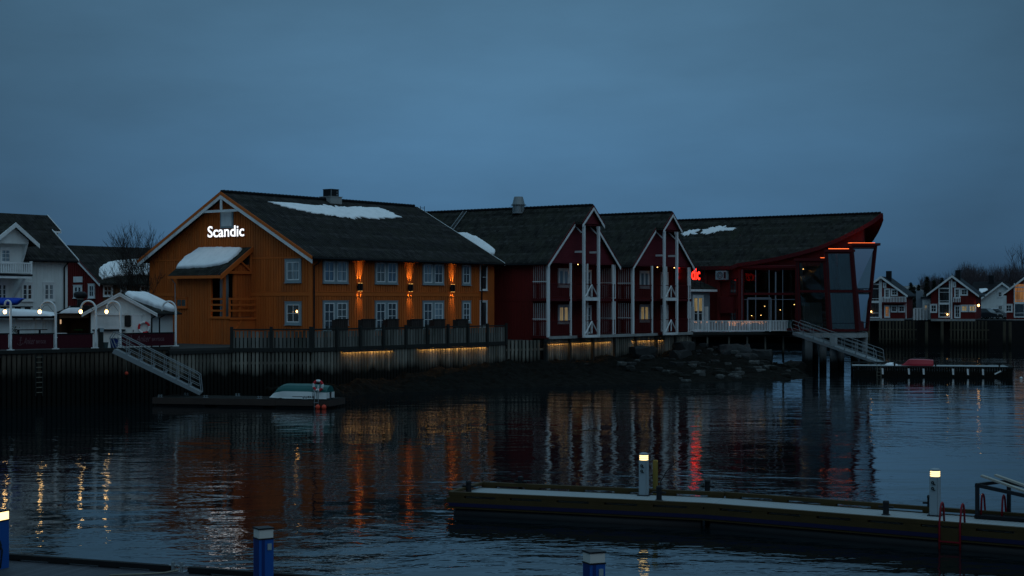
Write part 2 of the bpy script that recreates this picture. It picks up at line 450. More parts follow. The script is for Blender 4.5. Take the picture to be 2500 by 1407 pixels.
def on_plane(px, py, pt, nrm):
    d = Vector(((px-1250)/F, 1, -(py-HZ)/F)); o = Vector((0, 0, CAMZ)); nrm = Vector(nrm)
    return o+d*((Vector(pt)-o).dot(nrm)/d.dot(nrm))
def roof_slab(mb, a, b, c, d, th=.18):
    """quad a,b,c,d world points (top face), thickness downwards"""
    mb.prism([a, b, c, d], Vector((0, 0, -th)))
# ================================================================ camera, light, sky
cam = bpy.data.cameras.new('camera'); cam.lens = F/2500*36; cam.sensor_width = 36; cam.shift_y = (HZ-703.5)/2500
cam.clip_end = 6000; cam.clip_start = .5
co = bpy.data.objects.new('camera', cam); COL.objects.link(co); co.location = (0, 0, CAMZ); co.rotation_euler = (math.pi/2, 0, 0); SC.camera = co
w = bpy.data.worlds.new('World'); SC.world = w; w.use_nodes = True; w.node_tree.nodes.clear(); T = NT(w.node_tree)
wo = T.n('ShaderNodeOutputWorld'); bg = T.n('ShaderNodeBackground')
tc = T.n('ShaderNodeTexCoord'); sx = T.n('ShaderNodeSeparateXYZ'); T.lk(tc.outputs['Generated'], sx.inputs[0])
el = T.math('MAXIMUM', sx.outputs[2], 0)
# an even cloud deck at dusk: dull at the horizon, lighter overhead
c = T.ramp(el, [(0, s2l(52, 90, 124)), (.035, s2l(66, 109, 146)), (.08, s2l(72, 116, 153)), (.14, s2l(77, 119, 152)), (.2, s2l(71, 108, 136)), (.45, s2l(108, 146, 171)), (1, s2l(132, 168, 190))])
side = T.math('ABSOLUTE', sx.outputs[0]); ahead = T.math('GREATER_THAN', sx.outputs[1], 0)
dim = T.math('SUBTRACT', 1.0, T.math('MULTIPLY', T.math('MULTIPLY', T.math('POWER', side, 1.7), 4.2), T.math('SUBTRACT', 1.0, T.math('MINIMUM', T.math('MULTIPLY', el, 2.2), 1.0))))
dim = T.math('MAXIMUM', dim, .55)
cl = T.noise(T.mapping(tc.outputs['Generated'], (2.4, 2.4, 8), (0, .25, 0)), 1.7, 6, .55)
cloud = T.math('MULTIPLY_ADD', cl, .62, .69)
f = T.math('MULTIPLY', dim, cloud)
c = T.mix(1.0, c, T.n('ShaderNodeCombineColor', Red=f, Green=f, Blue=f).outputs[0], 'MULTIPLY')
sky = T.n('ShaderNodeTexSky'); sky.sky_type = 'NISHITA'; sky.sun_disc = False
SUN_EL, SUN_AZ = math.radians(4), math.radians(150)
sky.sun_elevation = SUN_EL; sky.sun_rotation = SUN_AZ
skc = T.mix(1.0, sky.outputs[0], (.06, .06, .06), 'MULTIPLY')
T.lk(T.mix(.04, c, skc), bg.inputs[0]); bg.inputs[1].default_value = 1.0; T.lk(bg.outputs[0], wo.inputs[0])
sun = bpy.data.lights.new('sun', 'SUN'); sun.energy = .12; sun.angle = math.radians(60); sun.color = (.85, .93, 1)
so = bpy.data.objects.new('sun', sun); COL.objects.link(so); so.rotation_euler = (math.radians(52), 0, math.radians(28)); so.location = (0, -50, 80)
vs = SC.view_settings; vs.view_transform = 'Standard'; vs.look = 'None'; vs.exposure = 0; vs.gamma = 1
SC.render.engine = 'CYCLES'; cy = SC.cycles; cy.use_denoising = True; cy.sample_clamp_indirect = 3; cy.caustics_reflective = False; cy.caustics_refractive = False
cy.max_bounces = 6; cy.diffuse_bounces = 3; cy.glossy_bounces = 4; cy.transparent_max_bounces = 12

# ================================================================ water and land
m, T, out = newmat('harbour water')
g = T.n('ShaderNodeNewGeometry'); pos = g.outputs['Position']
warp = T.n('ShaderNodeTexNoise'); warp.inputs['Scale'].default_value = .05; warp.inputs['Detail'].default_value = 2; T.lk(pos, warp.inputs['Vector'])
wv = T.n('ShaderNodeVectorMath'); wv.operation = 'MULTIPLY_ADD'; T.lk(warp.outputs['Color'], wv.inputs[0]); wv.inputs[1].default_value = (5, 5, 0); T.lk(pos, wv.inputs[2])
swell = T.noise(T.mapping(wv.outputs[0], (.26, .42, 1), (0, 0, .12)), 1, 2, .5)
rip = T.noise(T.mapping(wv.outputs[0], (.95, 1.4, 1), (0, 0, -.1)), 1, 3, .55)
fine = T.noise(T.mapping(pos, (2.2, 4.2, 1), (0, 0, .2)), 1, 2, .5)
calm = T.ramp(T.noise(T.mapping(pos, (.035, .1, 1), (0, 0, .15)), 1, 3, .5), [(.38, (.3,.3,.3)), (.62, (1,1,1))])
h = T.math('ADD', T.math('MULTIPLY', swell, .14), T.math('MULTIPLY', calm, T.math('ADD', T.math('MULTIPLY', rip, .105), T.math('MULTIPLY', fine, .012))))
bn = T.n('ShaderNodeBump', Strength=1.0, Distance=WATER_BUMP); T.lk(h, bn.inputs['Height'])
b = T.n('ShaderNodeBsdfPrincipled', Roughness=.02, IOR=1.33); b.inputs['Base Color'].default_value = (.003, .007, .009, 1)
T.lk(bn.outputs[0], b.inputs['Normal']); T.lk(b.outputs[0], out.inputs[0]); M['water'] = m
mb = MB(); mb.quad((-1500, -200, 0), (1500, -200, 0), (1500, 3000, 0), (-1500, 3000, 0))
meta(mb.build('water', M['water'], loc=(0, 0, 0)), 'dark rippled harbour water', kind='structure')
HLX = lambda t, p, z: hot(t, p)+UP*z
# quay line: left quay, then the deck fence line, then behind the wings
QUAY = [Vector((-75, 58, 0)), Vector((-28.9, 88, 0)), Vector((-21.3, 96.5, 0)), hot(-6.7, -.6), hot(-3.4, 3.2), hot(17.6, 3.0), hot(20.6, 3.0)]
land = [q+UP*3.1 for q in QUAY]+[hot(20.6, .8)+UP*3.1, hot(47, .8)+UP*3.1, hot(52, -6)+UP*3.1, hot(60, -60)+UP*3.1, Vector((-200, 260, 3.1)), Vector((-200, 60, 3.1))]
mb = MB(); mb.prism([Vector((q.x, q.y, 2.85)) for q in land], (0, 0, .25)); mk_ = MB(); mk_.prism([Vector((q.x-.25, q.y+.5, -1)) for q in land], (0, 0, 3.84)); meta(mk_.build('quay_core', M['black_void'], loc=(0, 0, 0)), 'black fill painted as shade behind the quay piles', kind='structure'); meta(mb.build('ground', M['ground'], loc=(0, 0, 0)), 'bare quay ground behind the timber quay', kind='structure')  # the core is black to stand in for shade between the piles
# the weedy bank under the wings
WL = [(-6, 3.6), (0, 4.8), (6, 6.6), (13, 9.2), (19, 12), (25, 15), (35, 18.6), (38, 18), (42, 16), (45, 14.2), (48, 12), (51, 8), (55, 3)]
P0 = [(-6, 3.2), (20, 3.0), (20.5, 2.5), (42, 2.5), (46, -1), (55, -2)]
ZT = [(-6, .3), (2, .9), (9, 1.3), (20, 1.6), (36, 1.7), (42, 2.3), (47, 2.5), (52, 1.5), (55, .4)]
def itp(tab, t):
    for (a, x), (b, y) in zip(tab, tab[1:]):
        if t <= b: return x+(y-x)*max(0, t-a)/(b-a)
    return tab[-1][1]
def shore_z(t, p):
    wl, p0, zt = itp(WL, t), itp(P0, t), itp(ZT, t); u = (wl-p)/(wl-p0)
    q = hot(t, p); e = mnoise.fractal(Vector((q.x*.35, q.y*.35, 1.7)), 1, 2.1, 5)*.45+mnoise.noise(Vector((q.x*1.6, q.y*1.6, 0)))*.16
    return zt*min(1.05, (max(u, -.6)*1.0 if u < 0 else u**.8)) + (e*1.1+.22*mnoise.noise(Vector((q.x*3.1, q.y*3.1, 4))))*min(1, .35+max(u, 0)*1.2) if u > -.4 else -.8
mb = MB(); NT_, NP_ = 260, 90
for a in range(NT_+1):
    t = -6+61*a/NT_; wl, p0 = itp(WL, t), itp(P0, t)
    for j in range(NP_+1):
        p = p0-1.5+(wl+2-p0+1.5)*j/NP_; q = hot(t, p); mb.v.append(Vector((q.x, q.y, shore_z(t, p))))
for a in range(NT_):
    for j in range(NP_): i = a*(NP_+1)+j; mb.f.append([i, i+1, i+NP_+2, i+NP_+1])
meta(mb.build('shore', M['shore'], loc=(0, 0, 0)), 'dark weedy stone bank under the hotel wings', kind='structure')
# boulders
def boulder(c, r, seed, flat=.6, name='boulder', mt='rock'):
    import bmesh
    bm = bmesh.new(); bmesh.ops.create_icosphere(bm, subdivisions=3, radius=1); rr = random.Random(seed); off = Vector((seed*3.1, 0, seed))
    sc = Vector((r*rr.uniform(.8, 1.35), r*rr.uniform(.8, 1.2), r*flat)); an = rr.uniform(0, 6)
    for v in bm.verts:
        d = v.co.copy(); e = 1+.35*mnoise.noise(d*1.1+off)+.14*mnoise.noise(d*2.7+off)
        for kx in range(3): d[kx] = max(-.72, min(.72, d[kx]*e))
        d = Vector((d.x*sc.x, d.y*sc.y, d.z*sc.z)); d.rotate(Matrix.Rotation(an, 3, 'Z') @ Matrix.Rotation(rr.uniform(-.12,.12), 3, 'X')); v.co = d*1.35
    me = bpy.data.meshes.new(name); bm.to_mesh(me); bm.free(); me.materials.append(M[mt])
    o = bpy.data.objects.new(name, me); COL.objects.link(o); o.location = c; return o
BL = [(33.5,5.2,.75,'large rounded boulder in front of the second wing fence'), (37.6,6.4,.75,'flat grey boulder lying below the wing posts'), (40.6,5.0,.95,'big boulder at the corner of the terrace'),
 (44,8,1.25,'long sloping slab of rock under the terrace'), (45.6,9.4,1.1,'broad pale boulder under the terrace edge'), (46.3,12.6,.9,'squared boulder beside the concrete pier'), (41.5,10.5,.8,'low boulder halfway down the terrace bank')]
for i, (t, p, r, lab) in enumerate(BL):
    q = hot(t, p); meta(boulder((q.x, q.y, shore_z(t, p)+r*.12), r, i+2), lab, 'boulder', 'boulders on the weedy bank')
rb = random.Random(5)
for i in range(110):
    t = rb.uniform(24, 47.5); wl, p0 = itp(WL, t), itp(P0, t); p = p0+(wl-p0)*rb.uniform(.25, .95); r = rb.uniform(.14, .45); q = hot(t, p)
    meta(boulder((q.x, q.y, shore_z(t, p)+r*.1), r, i+30, .5, 'stone', 'stone' if i % 3 == 0 else 'rock'), 'loose wet stone on the dark bank by the water', 'stone', 'loose stones on the dark bank')

# ================================================================ orange hotel
HL = Fr(ORG, D); HG = Fr(ORG, -G)      # long wall, gable wall (x runs from -16.5 to 0)
hotel = thing('orange_hotel', 'orange timber hotel with dark tiled roof and a white lit sign', 'hotel', HL.P(0, 0, 3), TH)
EV, RZ, HW, LEN = 9.05, 13.75, 8.25, 20.2
zt = lambda s: 9.2+(RZ-9.2-.2)*(1-abs(s-HW)/HW)          # underside of the roof over the gable
mb = MB(HL)
mb.lprism([(0,0,2.9),(0,16.5,2.9),(0,16.5,zt(16.5)),(0,HW,zt(HW)),(0,0,zt(0))], (.22, 0, 0))
mb.lprism([(LEN,0,2.9),(LEN,16.5,2.9),(LEN,16.5,zt(16.5)),(LEN,HW,zt(HW)),(LEN,0,zt(0))], (-.22, 0, 0))
mb.box(.22, LEN-.22, 0, .22, 2.9, 9.25); mb.box(.22, LEN-.22, 16.28, 16.5, 2.9, 9.3)
x1 = lambda a, b: (HL.fx(a, -.06), HL.fx(b, -.06))
PAIRS = [(792, 847), (919, 968), (1035, 1081)]
holes = [(a-.2, b+.2, 7.2, 9.0) for a, b in [x1(*q) for q in PAIRS+[(1129, 1149)]]]+[(a-.2, b+.2, 3.9, 6.15) for a, b in [x1(*q) for q in PAIRS+[(1129, 1149)]]]
boards(mb, .1, 18.45, 3.0, 6.42, holes=holes); boards(mb, .1, 18.45, 6.7, 9.2, holes=holes)
# gable boards
def gb(z0, z1f, holes=()):
    boards(mb2, -16.4, -.1, z0, z1f, holes=holes)
mb2 = MB(HG); GW = (HG.fx(700, -.06), HG.fx(731, -.06)); LV = (HG.fx(541, -.06), HG.fx(566, -.06))
gh = [(GW[0]-.15, GW[1]+.15, 4.4, 6.1), (GW[0]-.15, GW[1]+.15, 7.25, 9.0), (LV[0]-.12, LV[1]+.12, 11.2, 12.7)]
gb(3.0, 6.42, gh); gb(6.7, 9.0, gh); gb(9.1, lambda x: zt(-x)-.05, gh)
i0 = len(mb.v); mb.v += mb2.v; mb.f += [[i0+a for a in f] for f in mb2.f]
mb.build('wall', M['orange'], hotel)
mb = MB(HL); mb.box(-.04, 18.5, -.06, .02, 6.43, 6.68); mb.box(-.04, 18.5, -.085, .02, 6.685, 6.73); mb.box(-.06, .14, -.065, .02, 2.95, 6.42); mb.box(-.06, .14, -.065, .02, 6.74, 9.1); mb.box(18.36, 18.52, -.066, .02, 2.95, 9.15)
mg = MB(HG); mg.box(-16.5, -.05, -.06, .02, 6.43, 6.68); mg.box(-16.5, -.05, -.055, .02, 8.99, 9.1); mg.box(-.16, .03, -.064, .02, 2.95, 8.98); mg.box(-16.52, -16.36, -.064, .02, 2.95, 8.98)
i0 = len(mb.v); mb.v += mg.v; mb.f += [[i0+a for a in f] for f in mg.f]
mb.build('corner_trim', M['orange_trim'], hotel)
# roof
a0, a1 = -.6, LEN+.45; HWo = HW+.65
mb = MB(HL)
roof_slab(mb, HL.P(a0, HW, RZ), HL.P(a1, HW, RZ), HL.P(a1, -.65, EV), HL.P(a0, -.65, EV), .16)
roof_slab(mb, HL.P(a0, HW, RZ), HL.P(a1, HW, RZ), HL.P(a1, 17.15, EV), HL.P(a0, 17.15, EV), .16)
rf = mb.build('roof', M['tile_x'], hotel)
mb = MB(HL)
for j in range(58): mb.tube([(a0+j*.36, HW, RZ+.03), (a0+j*.36+.35, HW, RZ+.05)], [.11, .13], 8)
mb.build('ridge_cap', M['rooftrim'], rf, smooth=False)
mb = MB(HL); mb.tube([(a0, -.72, EV-.12), (a1, -.72, EV-.12)], .075, 8); mb.build('gutter', M['rooftrim'], rf)
mb = MB(HL); mb.tube([(.12, -.7, EV-.15), (.12, -.5, EV-.42), (.05, -.16, EV-.6), (.05, -.16, 3.2)], .055, 8); mb.build('downpipe', M['rooftrim'], hotel)
mb = MB(HL); mb.tube([(18.45, -.7, EV-.15), (18.45, -.5, EV-.42), (18.45, -.14, EV-.6), (18.45, -.14, 3.2)], .055, 8); mb.build('downpipe', M['rooftrim'], hotel)
mb = MB(HL)   # rafter tails
for j in range(20): mb.box(.4+j*1.02, .5+j*1.02, -.55, -.04, EV-.19, EV-.07)
mb.build('eave', M['orange_trim'], rf)
for xx, mt, nm, off, hh, dd in ((a0, 'orange_trim', 'verge_board', -.04, .2, .0), (a0, 'white', 'bargeboard', -.022, .26, .2), (a1, 'white', 'bargeboard', .03, .22, .02)):
    mb = MB(HL)
    for s0, s1 in ((-.66, HW), (17.16, HW)):
        mb.lprism([(xx+off, s0, EV-dd+.03), (xx+off, s1, RZ-dd+.03), (xx+off, s1, RZ-dd-hh), (xx+off, s0, EV-dd-hh)], (-.05 if xx < 0 else .05, 0, 0))
    mb.build(nm, M[mt], rf)
mb = MB(HG)   # white king-post truss in the gable top
mb.box(-HW-2.15, -HW+2.15, .66-1.28, .66-1.2, 12.33, 12.5); mb.box(-HW-.09, -HW+.09, -.63, -.55, 12.5, 13.4)
mb.build('gable_truss', M['white'], hotel)
# windows
for i, (a, b) in enumerate(PAIRS):
    xa, xb = x1(a, b); xm = (xa+xb)/2
    for q, (u0, u1) in enumerate(((xa, xm-.14), (xm+.14, xb))):
        window(HL, hotel, u0, u1, 7.42, 8.8, y=-.02, casing=.13, pane=('pane_blue', 'pane_day', 'pane_half', 'pane_blue', 'pane_day', 'pane_dark')[i*2+q])
        if q == 0: window(HL, hotel, u0, u1, 4.1, 5.95, y=-.02, rows=3, casing=.13, pane='pane_dark', name='french_door', sill=False)
        else: window(HL, hotel, u0, u1, 4.55, 5.95, y=-.02, rows=3, pane=('pane_half', 'pane_dark', 'pane_day')[i])
xa, xb = x1(1131, 1147)
window(HL, hotel, xa, xb, 7.42, 8.8, y=-.02, pane='pane_dark'); window(HL, hotel, xa, xb, 4.55, 5.95, y=-.02, rows=3, pane='pane_dark')
for z0, z1 in ((6.95, 8.9), (4.15, 6.05)):
    xa, xb = HL.fx(1171, 0), HL.fx(1187, 0); window(HL, hotel, xa, xb, z0, z1, y=-.02, cas='white', casing=.05, cols=1, rows=2 if z0 > 6 else 1, pane='pane_dark')
window(HG, hotel, GW[0], GW[1], 7.5, 8.75, y=-.02, casing=.17, pane='pane_day')
wl = window(HG, hotel, GW[0], GW[1], 4.62, 5.85, y=-.02, casing=.17, pane='pane_dark')
mb = MB(HG); mb.lathe((GW[1]-.25, -.055, 5.35), [(.02, .1), (.06, .05), (.07, 0), (.03, -.06)], 8); mb.build('lamp', M['bulb_small'], wl)
mb = MB(HG); mb.box(LV[0]-.13, LV[1]+.13, -.08, .02, 11.22, 12.5); lv = mb.build('louvre_vent', M['grey_trim'], hotel)
mb = MB(HG)
mb.box(LV[0], LV[1], -.1, -.07, 11.36, 12.38)
for j in range(9): mb.box(LV[0]+.06, (LV[0]+LV[1])/2-.03, -.125, -.1, 11.42+j*.105, 11.49+j*.105); mb.box((LV[0]+LV[1])/2+.03, LV[1]-.06, -.125, -.1, 11.42+j*.105, 11.49+j*.105)
mb.build('louvre', M['white'], lv)
mb = MB(HL); mb.box(.1, 18.3, -.03, .3, 2.6, 2.98); mb.build('foundation', M['beam'], hotel)
# roof vent housing
rp = Fr(HL.P(10.55, HW, 0), D)
mb = MB(rp); mb.box(-.62, .62, -.55, .55, RZ-.5, RZ+.22); mb.box(-.68, .68, -.6, .6, RZ+.221, RZ+.27); vh = mb.build('vent_base', M['concrete'], rf)
mb = MB(rp); mb.box(-.42, .42, -.42, .42, RZ+.271, RZ+.8); mb.box(-.45, .45, -.45, .45, RZ+.8, RZ+.83); mb.build('vent_housing', M['dark'], rf)
mb = MB(rp); mb.box(-.46, -.42, -.46, -.42, RZ+.28, RZ+.8); mb.box(.14, .3, -.432, -.422, RZ+.36, RZ+.48); mb.box(.18, .26, -.432, -.422, RZ+.56, RZ+.68); mb.build('vent_trim', M['alu'], rf)
mb = MB(HL)
for xx, yy in ((LEN-.2, HW-.9), (LEN+.3, HW-.9)): mb.tube([(xx, yy, 12.9), (xx, yy, 13.75)], .025, 6)
mb.tube([(LEN-.2, HW-.9, 13.6), (LEN+.3, HW-.9, 13.6)], .02, 6); mb.tube([(LEN-.2, HW-.9, 13.3), (LEN+.3, HW-.9, 13.3)], .02, 6); mb.build('roof_rail', M['darkmetal'], rf)
# stair tower
s0, s1, TD = 5.9, 10.75, 2.45
TF = Fr(HG.P(0, -TD, 0), -G)          # tower front, x = -s
XL, XR, XO = -s1, -s0, TF.fx(514)
mb = MB(TF)
mb.box(XL, XO, 0, .12, 2.95, 8.0); boards(mb, XL+.02, XO, 2.95, 8.0, holes=[(TF.fx(429), TF.fx(459), 5.55, 6.35)])
mb.box(XO, XR, 0, .12, 2.95, 4.95); boards(mb, XO, XR+.5, 2.95, 4.9); mb.box(XR, XR+.5, 0, .12, 2.95, 4.95)
mb.lprism([(XL, .12, 2.95), (XL, TD, 2.95), (XL, TD, 9.6), (XL, .12, 8.0)], (.12, 0, 0)); mb.box(XR+.38, XR+.5, .12, TD, 2.95, 4.95)
SF = Fr(HL.P(-TD, -0+s0, 0), D)       # right flank of the tower: x 0..TD outward -y
mc = MB(SF); mc.box(.85, TD, 0, .12, 4.95, 8.6); boards(mc, .85, TD, 4.95, 8.45)
i0 = len(mb.v); mb.v += mc.v; mb.f += [[i0+a for a in f] for f in mc.f]
tower = mb.build('stair_tower', M['orange'], hotel)
mb = MB(TF); mb.box(XL+.1, XR-.05, TD-.2, TD-.1, 4.95, 9.4); mb.box(XL+.12, XR+.3, .12, TD-.2, 4.9, 4.98); mb.build('stairwell', M['inside'], tower)
mb = MB(SF); mb.box(.1, .85, .5, .55, 5, 8.2); mb.build('stair_window', M['pane_day'], tower)
mb = MB(TF); mb.box(XR-.16, XR, -.03, .14, 4.95, 8.0); mb.box(XO-.02, XO+.1, -.04, .1, 4.95, 8.0); mb.build('post', M['orange_trim'], tower)
# shed roof
zA, zB = 9.85, 7.85; yA, yB = TD, -.55; L0, R0 = XL-.35, XR+.22
mb = MB(TF); roof_slab(mb, TF.P(L0, yA, zA), TF.P(R0, yA, zA), TF.P(R0, yB, zB), TF.P(L0, yB, zB), .14); tr = mb.build('porch_roof', M['tile_y'], tower)
mb = MB(TF); mb.lprism([(R0+.003, yA, zA+.05), (R0+.003, yB, zB+.05), (R0+.003, yB, zB-.32), (R0+.003, yA, zA-.32)], (.06, 0, 0)); mb.box(L0, R0, yB-.04, yB-.003, zB-.22, zB-.02); mb.build('porch_bargeboard', M['orange_trim'], tower)
mb = MB(SF); mb.bar((.0, -.12, 8.05), (TD+.0, -.12, 8.05), .1, .2); mb.bar((TD-.08, -.12, 7.95), (TD-.08, -.12, 9.35), .14, .12); mb.bar((TD-.1, -.12, 8.15), (1.35, -.12, 8.85), .09, .12); mb.build('porch_truss', M['orange_trim'], tower)
mb = MB(TF)
for zz in (5.35, 5.75, 6.15): mb.box(XO+.1, XR-.16, -.08, -.02, zz, zz+.13)
mb.box(XO-.1, XR+.6, -.1, -.02, 4.86, 5.02)
mc = MB(SF)
for zz in (5.35, 5.75, 6.15): mc.box(.0, TD-.05, -.57, -.51, zz, zz+.13)
for xx in (0, .9, TD-.12): mc.box(xx, xx+.12, -.5, -.4, 4.98, 6.3)
mc.box(-.02, TD, -.6, -.02, 4.8, 4.94)
mc.bar((1.1, -.5, 4.8), (.1, -.5, 3.5), .1, .12); mc.bar((2.2, -.3, 4.8), (1.2, -.1, 3.5), .1, .12)
i0 = len(mb.v); mb.v += mc.v; mb.f += [[i0+a for a in f] for f in mc.f]
mb.build('balcony_rail', M['orange_trim'], tower)
window(TF, tower, TF.fx(432), TF.fx(456), 5.66, 6.24, y=-.02, cas='orange_trim', casing=.07, cols=2, rows=1, pane='pane_dark', sash='orange_trim')
mb = MB(TF); mb.lathe(((XO+XR)/2+.1, .5, 5.6), [(.02, .1), (.06, .05), (.06, 0), (.02, -.05)], 8); mb.build('stair_lamp', M['bulb_small'], tower)
mb = MB(TF); mb.tube([(XL-.2, -.45, 7.75), (XL-.08, -.1, 7.3), (XL-.06, -.06, 3.2)], .035, 6); mb.build('downpipe', M['grey_trim'], tower)
# signs
xa, xb = HG.fx(508, -.15), HG.fx(597, -.15); sz_ = HG.fz(579, (xa+xb)/2); wsg = thing('illuminated_sign', 'white glowing letters Scandic on the orange gable', 'sign', HG.P((xa+xb)/2, -.16, sz_), HG.rot())
mb = MB(HG); text_into(mb, HG, xa, xb, -.15, sz_, 'Scandic', height=.8, bold=.014, depth=.04); mb.build('letter_can', M['white'], wsg)
mb = MB(HG); text_into(mb, HG, xa, xb, -.194, sz_, 'Scandic', height=.8, bold=.012, depth=.002); mb.build('lit_face', M['sign_white'], wsg)
# snow on hotel roofs
def rn(fr, sl):   # normal of a roof rising inwards with slope sl
    return (UP - fr.uy*sl).normalized()
n1 = rn(HL, (RZ-EV)/(HW+.65)); pt1 = HL.P(0, HW, RZ)
ol = [on_plane(x, y, pt1, n1) for x, y in ((655,494),(700,496),(775,503),(850,506),(930,508),(962,519),(975,531),(930,534),(865,533),(800,526),(740,516),(690,504))]
snow_on('snow_patch', 'long ragged snow patch under the ridge of the orange hotel roof', ol, n1, .07, rag=.38, seed=1)
n2 = rn(TF, (zA-zB)/(yA-yB)); pt2 = TF.P(0, yA, zA)
ol = [on_plane(x, y, pt2, n2) for x, y in ((487,608),(560,606),(590,609),(580,622),(556,640),(536,648),(490,654),(429,657),(452,630))]
snow_on('snow_slab', 'thick snow slab on the small porch roof of the orange gable', ol, n2, .2, rag=.05, seed=2)
# wall lamps with light up and down
def spot(name, loc, down, parent, energy, size):
    l = bpy.data.lights.new(name, 'SPOT'); l.energy = energy; l.color = (1, .72, .2); l.spot_size = math.radians(size); l.spot_blend = .95; l.shadow_soft_size = .025
    o = bpy.data.objects.new(name, l); COL.objects.link(o); o.parent = parent; o.location = loc; o.rotation_euler = (0 if down else math.pi, 0, 0)
WLAB = ['black twin wall lamp between the first and second window pairs', 'black twin wall lamp between the second and third window pairs', 'black twin wall lamp beside the last single window']
for i, px in enumerate((880.5, 1003.5, 1106.5)):
    x = HL.fx(px, -.2); r = thing('wall_lamp', WLAB[i], 'wall lamp', HL.P(x, 0, 7.05), TH, 'up and down lamps on the orange wall'); fr = Fr(HL.P(x, 0, 7.05), D)
    MB(fr).box(-.2, .2, -.1, -.03, -.1, .1).build('bracket', M['dark'], r)
    for q in (-.14, .14):
        MB(fr).lathe((q, -.17, -.27), [(.085, 0), (.09, .02), (.09, .52), (.085, .54)], 12).build('lamp_tube', M['dark'], r, smooth=False)
        MB(fr).lathe((q, -.17, .272), [(.065, 0), (.065, .012)], 10).build('lens', M['lens'], r); MB(fr).lathe((q, -.17, -.285), [(.065, 0), (.065, .012)], 10).build('lens', M['lens'], r)
        spot('lamp_beam', (q, -.115, .3), False, r, LAMP_UP, 42); spot('lamp_beam', (q, -.115, -.3), True, r, LAMP_UP*.6, 42)

# ================================================================ red wings
WF = Fr(hot(25.9, 4.4), D); FZ, UZ = 3.42, 6.3
wing = thing('red_hotel_wing', 'red timber hotel wing with a white hoist gable, right beside the orange hotel', 'hotel wing', WF.P(0, 0, 3), TH, 'red hotel wings')
AP, EW, WD = 13.6, 4.9, 23.0; SL = (AP-9.15)/EW
mb = MB(WF)
mb.box(-4.55, -4.35, 1.5, WD, 2.95, 9.25); mb.box(4.35, 4.55, 1.5, WD, 2.95, 9.25); mb.box(-4.35, 4.35, 1.5, 1.7, 2.95, 9.2)
wxa, wxb, dxa, dxb = [WF.fx(q, 1.46) for q in (1364, 1387, 1424, 1441)]; WH_ = [(wxa-.15, wxb+.15, z+.85, z+2.4) for z in (FZ, UZ)]+[(dxa-.1, dxb+.1, z, z+2.3) for z in (FZ, UZ)]
fl = Fr(WF.P(-4.55, 0, 0), -WF.uy)      # left flank: x runs towards the front, outward left
boards(mb, -4.3, 4.3, FZ, UZ-.1, y=1.5, holes=WH_); boards(mb, -4.3, 4.3, UZ+.1, 9.1, y=1.5, holes=WH_)
mc = MB(fl); boards(mc, -WD+.1, -1.55, 2.95, 6.05); boards(mc, -WD+.1, -1.55, 6.25, 9.15); mc.box(-WD, -1.5, -.05, 0, 6.06, 6.24); mc.box(-1.7, -1.5, -.055, 0, 2.95, 6.05); mc.box(-1.7, -1.5, -.055, 0, 6.245, 9.1)
i0 = len(mb.v); mb.v += mc.v; mb.f += [[i0+a for a in f] for f in mc.f]
mb.build('wall', M['red'], wing)
mb = MB(WF); PK = 1.5; zk = lambda x: AP-SL*abs(x)
for sg in (-1, 1):
    mb.prism([WF.P(0, -1.05, AP), WF.P(sg*PK, -1.05, zk(PK)), WF.P(sg*PK, -.28, zk(PK)), WF.P(sg*(EW+.15), -.28, zk(EW+.15)), WF.P(sg*(EW+.15), WD, zk(EW+.15)), WF.P(0, WD, AP)], (0, 0, -.16))
wr = mb.build('roof', M['tile_y'], wing)
mb = MB(WF)
for j in range(66): mb.tube([(0, -1.0+j*.36, AP+.03), (0, -1.0+j*.36+.35, AP+.05)], [.1, .12], 8)
mb.build('ridge_cap', M['rooftrim'], wr)
mb = MB(WF)
for sg in (-1, 1):
    mb.tube([(sg*(EW+.2), -.28, zk(EW+.15)-.12), (sg*(EW+.2), WD, zk(EW+.15)-.12)], .07, 8)
mb.build('gutter', M['rooftrim'], wr)
for nm, mt, dz, hh, yo in (('verge_board', 'red_trim', .05, .17, 0), ('bargeboard', 'white', -.12, .24, -.012)):
    mb = MB(WF)
    for sg in (-1, 1):
        for xa, xb, y in ((0, PK+.04, -1.06), (PK, EW+.2, -.29)):
            mb.lprism([(sg*xa, y+yo, zk(xa)+dz), (sg*xb, y+yo, zk(xb)+dz), (sg*xb, y+yo, zk(xb)+dz-hh), (sg*xa, y+yo, zk(xa)+dz-hh)], (0, -.045, 0))
    mb.build(nm, M[mt], wr)
mb = MB(WF); GBZ = 9.12
mb.lprism([(-4.75, 0, GBZ), (4.75, 0, GBZ), (4.75, 0, zk(4.75)-.2), (0, 0, AP-.22), (-4.75, 0, zk(4.75)-.2)], (0, .14, 0))
for j in range(26):
    z = GBZ+j*.165; half = min(4.75, (AP-.2-z-.165)/SL)
    if half > .1: mb.box(-half, half, -.028, -.002, z, z+.14)
mb.lprism([(-1.4, -.85, zk(1.4)-.18), (1.4, -.85, zk(1.4)-.18), (0, -.85, AP-.2)], (0, .1, 0)); mb.box(-1.35, 1.35, -.75, -.02, 12.02, 12.1)
mb.box(-4.8, 4.8, 0, 1.5, 9.02, 9.1)
mb.build('gable', M['red_gable'], wing)
PO = [(-4.72, -.06, 9.05), (WF.fx(1393, -.06), -.06, 9.05), (-1.03, -.85, 12.0), (1.03, -.85, 12.0), (WF.fx(1427.5, .0)+.35, .0, 9.05), (4.3, -.06, 9.05), (4.66, .0, 9.05)]
for x, y, zt_ in PO:
    wd = .115 if y < -.5 or x < -4.6 else .085
    MB(WF).box(x-wd, x+wd, y-wd*.7, y+wd*.7, 3.3, zt_).build('post', M['white'], wing)
mb = MB(WF)
